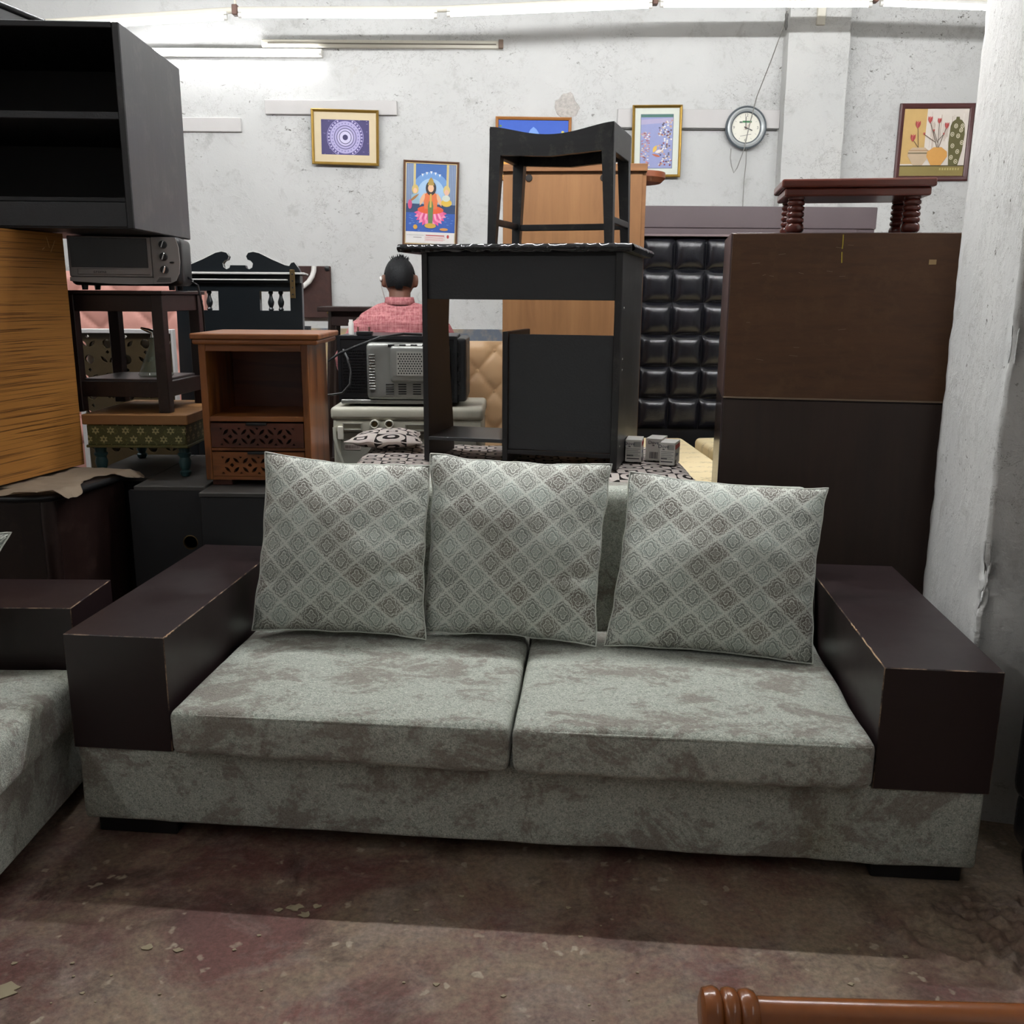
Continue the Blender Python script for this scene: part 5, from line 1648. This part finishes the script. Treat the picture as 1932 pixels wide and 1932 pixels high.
# mandala
t, a, b = picture('purple circular mandala picture in a gold frame', -1.088, 2.372, 0.432, 0.335, 0.017, GOLD, 1.2, 2.0, '#cdbd9c', 0.045, 6.463)
p = Print()
p.rect(-a, a, -b, b, '#3d3566')
for k in range(60):
    x, z = random.uniform(-a, a), random.uniform(-b, b)
    p.add(leaf(x, z, random.uniform(0, PI), 0.018, 0.003) if False else ell(x, z, 0.006, 0.0025, 7), random.choice(('#8c84b4', '#a49cc4', '#2a2450')), False)
for r_, c in ((0.118, '#8f87b6'), (0.114, '#4a4178'), (0.098, '#a79fc8'), (0.072, '#3a3264'), (0.068, '#a59dc6'), (0.056, '#2e2756'), (0.052, '#b9b2d2'), (0.040, '#2e2756'), (0.036, '#c3bdd8'), (0.017, '#2e2756')):
    p.add([(max(-a, min(a, x)), max(-b, min(b, z))) for x, z in ell(0, 0, r_, r_, 40)], c)
for k in range(34):
    an = 2 * PI * k / 34
    x, z = 0.106 * math.cos(an), 0.106 * math.sin(an)
    if abs(z) < b - 0.006:
        p.add(ell(x, z, 0.0055, 0.0055, 8), '#b9b2d2', k == 0)
for k in range(26):
    an = 2 * PI * k / 26 + 0.1
    p.add(ell(0.084 * math.cos(an), 0.084 * math.sin(an), 0.004, 0.004, 6), '#6b6298', k == 0)
p.done(t)

# devotional calendar print
t, a, b = picture('brown framed devotional print with pink lotus above the desk', -0.547, 1.968, 0.362, 0.535, 0.016, PICBROWN, 2.2, 2.5, None, 0.004)
obj('inner_gilt', ringframe(bm_(), 0.336, 0.509, [(0, -0.010), (0, -0.0135), (0.005, -0.0135), (0.006, -0.004)]), plain('pale gilt', '#d8c08a', 0.4, 0.3), t)
p = Print()
p.rect(-a, a, -b, b, '#5f86bd')
p.rect(-a, a, 0.0, b, '#3f67a6')
p.add(ell(0, 0.06, 0.13, 0.14, 28), '#6d97cb'); p.add(ell(0, 0.06, 0.09, 0.10, 28), '#9fbfdc')
for s in (-1, 1):
    p.rect(s * a if s < 0 else a - 0.05, s * a + 0.05 if s < 0 else a, -0.03, b, '#6f7f9c')
    p.rect(min(s * 0.118, s * 0.10), max(s * 0.118, s * 0.10), 0.10, b, '#c9b77a')
    for k in range(5):
        x0 = s * (a - 0.045 + 0.011 * k)
        p.rect(x0 - 0.002, x0 + 0.002, 0.0, b, '#8fa0bb')
for k in range(5):
    x, z = (k - 2) * 0.028, 0.20 - 0.006 * abs(k - 2) ** 1.5
    p.add([(x - 0.008, z + 0.004), (x, z - 0.014), (x + 0.008, z + 0.004)], '#d8dde2', k == 0)
p.rect(-a, a, -0.06, 0.0, '#274065')
p.rect(-a, a, -0.175, -0.055, '#2f58a8')
for k in range(30):
    x, z = random.uniform(-a + 0.01, a - 0.02), random.uniform(-0.17, -0.07)
    p.rect(x, x + 0.014, z, z + 0.0018, '#7fa3d8')
for k in range(13):                                         # lotus petals
    an = PI + PI * k / 12
    p.add(leaf(0.06 * math.cos(an), -0.055 + 0.045 * math.sin(an), an, 0.095, 0.017), ('#d9568c', '#e88bb0')[k % 2])
p.add(ell(0, -0.06, 0.085, 0.038, 24), '#e26a97')
for k in range(9):
    p.add(leaf(-0.06 + 0.015 * k, -0.075, PI / 2 + (k - 4) * 0.12, 0.06, 0.007), ('#f0a3bf', '#d14e84')[k % 2])
p.add(ell(0, -0.035, 0.085, 0.026, 24), '#dc5a30')          # folded legs
p.add([(-0.04, -0.03), (0.04, -0.03), (0.05, 0.05), (0.03, 0.07), (-0.03, 0.07), (-0.05, 0.05)], '#d8703f')
p.add(leaf(-0.055, 0.03, 1.2, 0.09, 0.013), '#dfae8a'); p.add(leaf(0.055, 0.03, -1.2, 0.09, 0.013), '#dfae8a')
p.add(ell(0, 0.10, 0.034, 0.045, 20), '#2b2326')
p.add(ell(0, 0.10, 0.019, 0.025, 18), '#e3b48e')
p.add([(-0.022, 0.118), (0.022, 0.118), (0.014, 0.15), (0.0, 0.168), (-0.014, 0.15)], '#a88a3f')
p.add([(-0.014, -0.12), (0.014, -0.12), (0.018, -0.01), (0.010, 0.02), (-0.010, 0.02), (-0.018, -0.01)], '#5d7a4a')
p.rect(-0.006, 0.006, -0.02, 0.065, '#c9a84e')
# attendants
p.add(ell(-0.102, 0.09, 0.022, 0.03, 16), '#c9b06a'); p.add(ell(-0.102, 0.082, 0.012, 0.016, 14), '#e3b48e')
p.add([(-0.13, 0.0), (-0.075, 0.0), (-0.08, 0.055), (-0.10, 0.065), (-0.125, 0.055)], '#8fb0bf')
p.add(leaf(-0.11, 0.035, 0.7, 0.09, 0.008), '#a2703c'); p.add(ell(-0.135, -0.005, 0.014, 0.03, 12), '#c94f78')
p.add(ell(0.103, 0.09, 0.022, 0.03, 16), '#d2bb78'); p.add(ell(0.103, 0.075, 0.015, 0.02, 14), '#dfb29a')
p.add(leaf(0.103, 0.05, PI / 2, 0.055, 0.007), '#dfb29a'); p.add(ell(0.103, 0.012, 0.035, 0.024, 18), '#d5b145'); p.add(ell(0.10, 0.04, 0.026, 0.02, 16), '#c9cfc4')
p.add(ell(-0.098, -0.145, 0.014, 0.015, 14), '#d8a23c'); p.add(ell(0.0, -0.135, 0.038, 0.016, 18), '#c9a03c'); p.add(ell(0.09, -0.155, 0.028, 0.009, 16), '#d0924a')
p.rect(-a, a, -b, -0.175, '#d9d5d2')
p.rect(-a + 0.008, -0.04, -0.198, -0.196, '#8a8580'); p.rect(-0.11, -0.055, -0.212, -0.209, '#6f6a68')
p.rect(-0.028, 0.095, -0.199, -0.193, '#b03a3a')
for k in range(4):
    p.rect(-0.03, 0.10 - 0.012 * (k % 2), -0.208 - 0.007 * k, -0.2055 - 0.007 * k, '#c77a76')
p.rect(-0.033, -0.032, -0.235, -0.188, '#c77a76'); p.add(ell(0.118, -0.2, 0.008, 0.012, 12), '#b03a3a')
p.done(t)

# landscape behind the stool
t, a, b = picture('oak framed landscape print half hidden by the black stool', 0.12, 2.313, 0.488, 0.388, 0.018, PICOAK, 0.4, 2.0, None, 0.002)
p = Print()
p.rect(-a, a, -b, b, '#e0a548'); p.rect(-a, a, -0.02, b, '#3f6fc4'); p.rect(-a, a, 0.09, b, '#2f58b8')
p.add([(-0.05, 0.06), (0.06, 0.06), (0.02, 0.12), (0.0, 0.135), (-0.02, 0.118)], '#6f97d8')
for k in range(26):
    s = random.choice((-1, 1))
    p.add(ell(s * (a - random.uniform(0.006, 0.05)), random.uniform(-0.05, b - 0.012), 0.010, 0.007, 8), random.choice(('#5b7a34', '#86a04a', '#d8c45a')), k == 0)
for k in range(46):
    p.add(ell(random.uniform(-a + 0.012, a - 0.012), random.uniform(-b + 0.01, -0.06), 0.010, 0.009, 8), random.choice(('#c94a4a', '#e0833c', '#4d7a3e', '#e6c24a', '#d86a8a')), k == 0)
p.done(t)

# gold framed miniature painting: crowds of small figures on blue ground
t, a, b = picture('tall miniature painting of crowds in a gold frame', 0.913, 2.361, 0.318, 0.436, 0.017, GOLD, -0.8, 2.0, '#cfd3c8', 0.040, 6.466)
p = Print()
p.rect(-a - 0.003, a + 0.003, -b - 0.003, b + 0.003, '#5c6470')
p.rect(-a, a, -b, b, '#8d93bd')
p.rect(-a, a, b - 0.016, b, '#3f6b60')
p.add([(-a, b - 0.03), (a, b - 0.02), (a, b - 0.045), (-a, b - 0.06)], '#a79fbd')
for k in range(110):
    x = random.uniform(0.01, a - 0.006); z = random.uniform(-b + 0.01, b - 0.035)
    if x < 0.03 and z > -0.02 and z < 0.03:
        continue
    p.add(ell(x, z, 0.0065, 0.0055, 7), random.choice(('#d9d3d0', '#b58b83', '#5d4f5a', '#c7a98c', '#8a3f44', '#e2ddd6', '#4a4a66')), k == 0)
for k in range(85):
    x = random.uniform(-a + 0.006, -0.045); z = random.uniform(-b + 0.01, 0.055)
    p.add(ell(x, z, 0.007, 0.004, 7), random.choice(('#c98f8a', '#d9c6be', '#a86a70', '#8d7f9f', '#e0d6cf')), k == 0)
p.add(leaf(-0.01, -0.045, 1.1, 0.05, 0.012), '#d9b04e'); p.add(leaf(0.015, -0.06, 0.3, 0.05, 0.010), '#e0d6cf'); p.add(leaf(0.0, -0.085, -0.3, 0.06, 0.007), '#b5603f')
p.done(t)

# still life with vases
t, a, b = picture('maroon framed still life of vases and red flowers', 2.708, 2.370, 0.478, 0.470, 0.030, PICMAROON, -0.6, 2.0, None, 0.002)
p = Print()
p.rect(-a, a, -b, b, '#d9cfc4'); p.rect(-a, -0.06, -0.13, b, '#c9a668')
for k in range(24):
    x = random.uniform(-0.05, a - 0.02)
    p.rect(x, x + 0.006, random.uniform(-0.05, 0.05), random.uniform(0.08, b - 0.01), random.choice(('#cfc3b8', '#e2dad0', '#c4b3a6')))
p.rect(-a, a, -b, -0.14, '#8a7a44'); p.rect(-a, a, -0.145, -0.138, '#4d4428')
for k in range(8):
    p.rect(0.05 + 0.017 * k, 0.06 + 0.017 * k, -0.168, -0.155, '#b3a468')
ol = [(0.105, -0.14), (0.165, -0.14), (0.185, -0.05), (0.192, 0.05), (0.185, 0.11), (0.165, 0.135), (0.15, 0.14), (0.148, 0.155), (0.128, 0.155), (0.126, 0.14), (0.105, 0.125), (0.095, 0.10), (0.092, 0.0)]
p.add(ol, '#5f5a34')
for x, z in ((0.13, 0.10), (0.172, 0.10), (0.112, 0.05), (0.15, 0.04), (0.178, 0.0), (0.12, -0.02), (0.155, -0.055), (0.118, -0.09), (0.15, -0.115), (0.165, 0.075)):
    p.add(ell(x, z, 0.012, 0.014, 14), '#d8cfb4'); p.add(ell(x, z, 0.008, 0.010, 12), '#5f5a34'); p.add(ell(x, z, 0.004, 0.005, 10), '#d8cfb4')
p.add([(-0.125, -0.138), (-0.065, -0.138), (-0.025, -0.08), (-0.03, -0.05), (-0.055, -0.03), (-0.135, -0.03), (-0.16, -0.05), (-0.165, -0.08)], '#c2ab8f')
p.rect(-0.163, -0.027, -0.068, -0.06, '#7f7358'); p.rect(-0.158, -0.032, -0.05, -0.045, '#a8835f')
p.add([(-0.01, -0.138), (0.055, -0.138), (0.092, -0.085), (0.088, -0.055), (0.06, -0.035), (0.05, -0.028), (0.0, -0.028), (-0.01, -0.035), (-0.04, -0.055), (-0.042, -0.085)], '#d29a4f')
def stem(x0, z0, x1, z1):
    dx_, dz_ = x1 - x0, z1 - z0
    l = math.hypot(dx_, dz_); nx_, nz2 = -dz_ / l * 0.0018, dx_ / l * 0.0018
    p.add([(x0 - nx_, z0 - nz2), (x0 + nx_, z0 + nz2), (x1 + nx_, z1 + nz2), (x1 - nx_, z1 - nz2)], '#5a4637')
for x0, z0, x1, z1, r_ in ((-0.10, -0.03, -0.115, 0.10, 0.026), (-0.10, -0.03, -0.14, 0.02, 0.026), (0.02, -0.03, -0.04, 0.13, 0.024), (0.025, -0.03, 0.02, 0.125, 0.020), (0.03, -0.03, 0.07, 0.095, 0.022), (0.01, 0.0, -0.07, 0.05, 0.01), (0.02, 0.0, -0.01, 0.07, 0.009), (0.02, 0.01, 0.055, 0.05, 0.008)):
    stem(x0, z0, x1, z1)
    for an in (-0.45, 0.0, 0.45):
        p.add(leaf(x1 + an * r_ * 0.55, z1 + r_ * 0.3, PI / 2 - an * 0.7, r_ * 1.9, r_ * 0.32), '#a8413f' if an else '#c0605a')
p.done(t)

# ------------------------------------------------------------------ wall clock and hanging wire
Ck = thing('wall_clock', 'round grey wall clock with white dial', 'clock', (1.482, 6.474, 2.448), 0)
RX = Matrix.Rotation(PI / 2, 4, 'X')
obj('rim', lathe(bm_(), [(0.125, 0), (0.131, 0.006), (0.131, 0.022), (0.124, 0.030), (0.118, 0.024), (0.118, 0.0)], 48, (0, 0, 0), 0, RX), plain('slate rim', '#565d62', 0.35), Ck, smooth=40)
obj('bezel', lathe(bm_(), [(0.119, 0.0), (0.119, 0.026), (0.108, 0.031), (0.096, 0.024), (0.096, 0.0)], 48, (0, 0, 0), 0, RX), plain('silver bezel', '#b4b8b8', 0.35, 0.3), Ck, smooth=40)
obj('inner_ring', lathe(bm_(), [(0.097, 0.0), (0.097, 0.026), (0.091, 0.022), (0.091, 0.0)], 48, (0, 0, 0), 0, RX), MATS['slate rim'], Ck, smooth=40)
dial = obj('dial', lathe(bm_(), [(0.092, 0.0), (0.092, 0.012), (0.0, 0.012)], 48, (0, 0, 0), 0, RX), plain('ivory dial', '#dcd9cb', 0.5, var=0.02), Ck, smooth=30)
for s, x, z in (('12', 0.0, 0.075), ('3', 0.076, 0.0), ('6', 0.0, -0.075), ('9', -0.076, 0.0)):
    me = text_mesh(s, 0.025, 0.0003)
    me.transform(Matrix.Translation((x, -0.0125, z)))
    obj('numeral', me, ink('#5a5a55'), dial)
for k in range(12):
    if k % 3:
        an = 2 * PI * k / 12
        obj('tick', box(bm_(), -0.0007, 0.0007, -0.0128, -0.0118, 0.070, 0.080, 0, 0, 1, Matrix.Rotation(an, 4, 'Y')), ink('#8a8a84'), dial)
obj('logo', B(-0.022, 0.036, -0.0128, -0.0118, 0.030, 0.042, 0.0001), ink('#3f7a4e'), dial)
obj('logo', B(-0.042, -0.023, -0.0128, -0.0118, 0.028, 0.038, 0.0001), ink('#5c6a5e'), dial)
obj('caption', box(bm_(), -0.042, 0.030, -0.0128, -0.0118, -0.046, -0.043, 0, 0, 1, Matrix.Rotation(-0.18, 4, 'Y')), ink('#7a7a74'), dial)
obj('minute_hand', box(bm_(), -0.0022, 0.0022, -0.016, -0.015, -0.012, 0.066, 0, 0.0004, 1, Matrix.Rotation(-0.05, 4, 'Y')), BLKPL, Ck)
obj('hour_hand', box(bm_(), -0.003, 0.003, -0.018, -0.017, -0.012, 0.045, 0, 0.0004, 1, Matrix.Rotation(R(112), 4, 'Y')), BLKPL, Ck)
obj('second_hand', box(bm_(), -0.0008, 0.0008, -0.020, -0.0192, -0.02, 0.045, 0, 0, 1, Matrix.Rotation(R(45), 4, 'Y')), plain('red hand', '#9a4a3f', 0.4), Ck)
t = thing('hanging_wire', 'thin twisted wire hanging from the lights past the clock', 'wire', (1.54, 5.82, 2.98), 0)
obj('wire', tube(bm_(), [(0, 0, 0), (-0.008, 0.10, -0.10), (-0.012, 0.3, -0.22), (-0.02, 0.55, -0.36), (-0.04, 0.60, -0.50), (-0.07, 0.605, -0.67), (-0.105, 0.61, -0.78), (-0.125, 0.615, -0.81), (-0.14, 0.62, -0.77), (-0.15, 0.625, -0.72), (-0.148, 0.63, -0.66)], 0.0032, 5), plain('grey twisted wire', '#87857f', 0.6), t, smooth=60)
obj('loose_wire', tube(bm_(), [(-0.05, 0.63, -0.66), (-0.045, 0.635, -0.75), (-0.05, 0.64, -0.85), (-0.048, 0.64, -1.05)], 0.003, 5), MATS['grey twisted wire'], t, smooth=60)
obj('knot', lathe(bm_(), [(0.004, -0.05), (0.010, -0.03), (0.007, 0.0), (0.011, 0.03), (0.004, 0.05)], 8, (-0.003, 0.03, -0.06)), plain('dark joint', '#3b3936', 0.7), t, smooth=50)
# ------------------------------------------------------------------ man standing with his back to us
Mn = thing('person', 'man in a red checked shirt seen from behind, head bowed', 'person', (-0.585, 4.98, 0), 4.0)
HC = Vector((0.0, 0.045, 1.472))
bm = bm_()
ellipsoid(bm, HC, (0.076, 0.094, 0.104), (R(-16), 0, 0))
ellipsoid(bm, HC + Vector((0, 0.04, -0.055)), (0.055, 0.062, 0.062))            # jaw
ellipsoid(bm, HC + Vector((0, 0.105, -0.035)), (0.013, 0.020, 0.022))           # nose
ellipsoid(bm, HC + Vector((0, 0.085, -0.072)), (0.024, 0.014, 0.010))           # lips
ellipsoid(bm, HC + Vector((0, 0.075, 0.005)), (0.05, 0.022, 0.014))             # brow
for s in (-1, 1):
    ellipsoid(bm, HC + Vector((s * 0.082, 0.005, -0.012)), (0.012, 0.024, 0.036), (R(-18), 0, R(s * 25)))
tube(bm, [(0, -0.01, 1.24), (0, 0.0, 1.33), (0, 0.02, 1.42)], [0.064, 0.056, 0.056], 16)
ellipsoid(bm, (0, 0.0, 1.12), (0.165, 0.10, 0.20)); ellipsoid(bm, (0, 0.0, 0.93), (0.145, 0.10, 0.14))
for s in (-1, 1):
    tube(bm, [(s * 0.10, 0, 1.265), (s * 0.185, 0.0, 1.245), (s * 0.275, -0.02, 1.05), (s * 0.20, 0.16, 1.01), (s * 0.13, 0.27, 1.04)], [0.05, 0.048, 0.042, 0.036, 0.026], 12)
    pl = Vector((s * 0.105, 0.315, 1.045))
    ellipsoid(bm, pl, (0.036, 0.046, 0.016), (0, 0, R(s * 25)))
    for k, (dx, ln) in enumerate(((-0.026, 0.062), (-0.009, 0.072), (0.009, 0.068), (0.026, 0.052))):
        q = pl + Vector((dx * 0.9 - s * 0.008, 0.030, 0.0))
        tube(bm, [q, q + Vector((-s * 0.012, ln * 0.5, 0.004)), q + Vector((-s * 0.018, ln * 0.85, -0.014)), q + Vector((-s * 0.02, ln, -0.026))], [0.0095, 0.009, 0.0085, 0.007], 8)
    q = pl + Vector((-s * 0.026, -0.005, 0.004))
    tube(bm, [q, q + Vector((-s * 0.022, 0.022, 0.006)), q + Vector((-s * 0.030, 0.046, 0.0))], [0.012, 0.0105, 0.0085], 8)
    tube(bm, [(s * 0.075, 0, 0.90), (s * 0.09, 0.0, 0.50), (s * 0.095, -0.015, 0.09)], [0.078, 0.056, 0.036], 12)
    ellipsoid(bm, (s * 0.10, 0.05, 0.035), (0.038, 0.11, 0.032))
obj('body', remesh(bm, 0.0065, 'body', 4), SKIN, Mn)

bm = bm_()
ellipsoid(bm, HC + Vector((0, -0.004, 0.004)), (0.081, 0.100, 0.109), (R(-16), 0, 0), 20)
dele = []
for v in bm.verts:
    q = v.co - HC
    lim = -0.052 if q.y < -0.01 else -0.052 + (q.y + 0.01) * 1.35
    if abs(q.x) > 0.062 and q.y > -0.045:
        lim = max(lim, 0.018)
    if q.z < lim:
        dele.append(v)
bmesh.ops.delete(bm, geom=dele, context='VERTS')
bmesh.ops.solidify(bm, geom=bm.faces[:], thickness=0.006)
hr = obj('hair', bm, HAIR, Mn, smooth=80)
random.seed(9)
bm = bm_()
for k in range(150):
    x, y = random.gauss(0.006, 0.030), random.gauss(-0.01, 0.035)
    r2 = (x / 0.081) ** 2 + (y / 0.10) ** 2
    if r2 > 0.30:
        continue
    z = 0.107 * math.sqrt(1 - r2) - 0.012 * (1 if y > 0.03 else 0)
    b0 = HC + Vector((x, y, z - 0.004))
    tip = Vector((x * 0.25 + random.uniform(-0.006, 0.006), -0.004 + random.uniform(-0.006, 0.006), random.uniform(0.010, 0.024)))
    tube(bm, [b0, b0 + tip * 0.6, b0 + tip], [0.0016, 0.0012, 0.0004], 4)
o = obj('hair_tufts', bm, HAIR, hr); o['kind'] = 'stuff'

bm = bm_()
ellipsoid(bm, (0, -0.005, 1.10), (0.195, 0.128, 0.22)); ellipsoid(bm, (0, 0.0, 0.93), (0.180, 0.130, 0.20))
tube(bm, [(-0.175, 0.0, 1.235), (-0.09, -0.012, 1.285), (0, -0.014, 1.300), (0.09, -0.012, 1.285), (0.175, 0.0, 1.235)], [0.066, 0.066, 0.07, 0.066, 0.066], 14)
tube(bm, [(-0.19, 0.0, 1.215), (-0.09, -0.012, 1.23), (0.09, -0.012, 1.23), (0.19, 0.0, 1.215)], [0.07, 0.10, 0.10, 0.07], 14)
ellipsoid(bm, (0, -0.01, 1.305), (0.135, 0.075, 0.052))
for s in (-1, 1):
    tube(bm, [(s * 0.16, 0, 1.235), (s * 0.205, 0.0, 1.21), (s * 0.285, -0.02, 1.06), (s * 0.275, 0.01, 1.02)], [0.062, 0.064, 0.060, 0.060], 14)
sh = obj('shirt', remesh(bm, 0.009, 'shirt', 5), SHIRT, Mn)
bm = bm_()
ri = []
for zi, (r_, dz) in enumerate(((0.0665, -0.01), (0.064, 0.022), (0.0655, 0.028), (0.071, 0.026), (0.078, -0.008), (0.0745, -0.012))):
    ring = []
    for k in range(28):
        an = 2 * PI * k / 28
        y = -0.002 + r_ * 1.0 * math.sin(an)
        ring.append(bm.verts.new((r_ * 1.02 * math.cos(an), y, 1.352 + dz - 0.30 * max(0, y) - 0.02 * max(0, math.sin(an)))))
    ri.append(ring)
for i in range(len(ri) - 1):
    for k in range(28):
        f = bm.faces.new((ri[i][k], ri[i][(k + 1) % 28], ri[i + 1][(k + 1) % 28], ri[i + 1][k])); f.smooth = True
bmesh.ops.recalc_face_normals(bm, faces=bm.faces)
obj('collar', bm, SHIRT, sh)
bm = bm_()
tube(bm, [(-0.16, -0.082, 1.185), (-0.09, -0.120, 1.182), (0, -0.132, 1.181), (0.09, -0.120, 1.182), (0.16, -0.082, 1.185)], 0.0022, 5)
obj('yoke_seam', bm, plain('dark red seam', '#7c3038', 0.8), sh)
bm = bm_()
for s in (-1, 1):
    tube(bm, [(s * 0.07, 0, 0.92), (s * 0.09, 0.0, 0.50), (s * 0.095, -0.01, 0.075)], [0.098, 0.080, 0.066], 14)
ellipsoid(bm, (0, 0, 0.90), (0.165, 0.115, 0.10))
obj('trousers', remesh(bm, 0.012, 'trousers', 4), TROUS, Mn)
for s in (-1, 1):
    bm = bm_()
    ellipsoid(bm, (s * 0.10, 0.055, 0.038), (0.046, 0.125, 0.040))
    for v in bm.verts: v.co.z = max(0.0, v.co.z)
    obj('shoe', bm, BLKPL, Mn, smooth=60)
bm = bm_()
ellipsoid(bm, HC + Vector((-0.096, -0.014, -0.002)), (0.009, 0.012, 0.014))
ep = obj('earphone', bm, WHITEP, Mn, smooth=60)
obj('earphone_wire', tube(bm_(), [HC + Vector((-0.095, -0.014, -0.012)), HC + Vector((-0.092, -0.004, -0.05)), HC + Vector((-0.080, 0.010, -0.10)), HC + Vector((-0.06, 0.05, -0.14))], 0.0022, 6), WHITEP, ep, smooth=60)
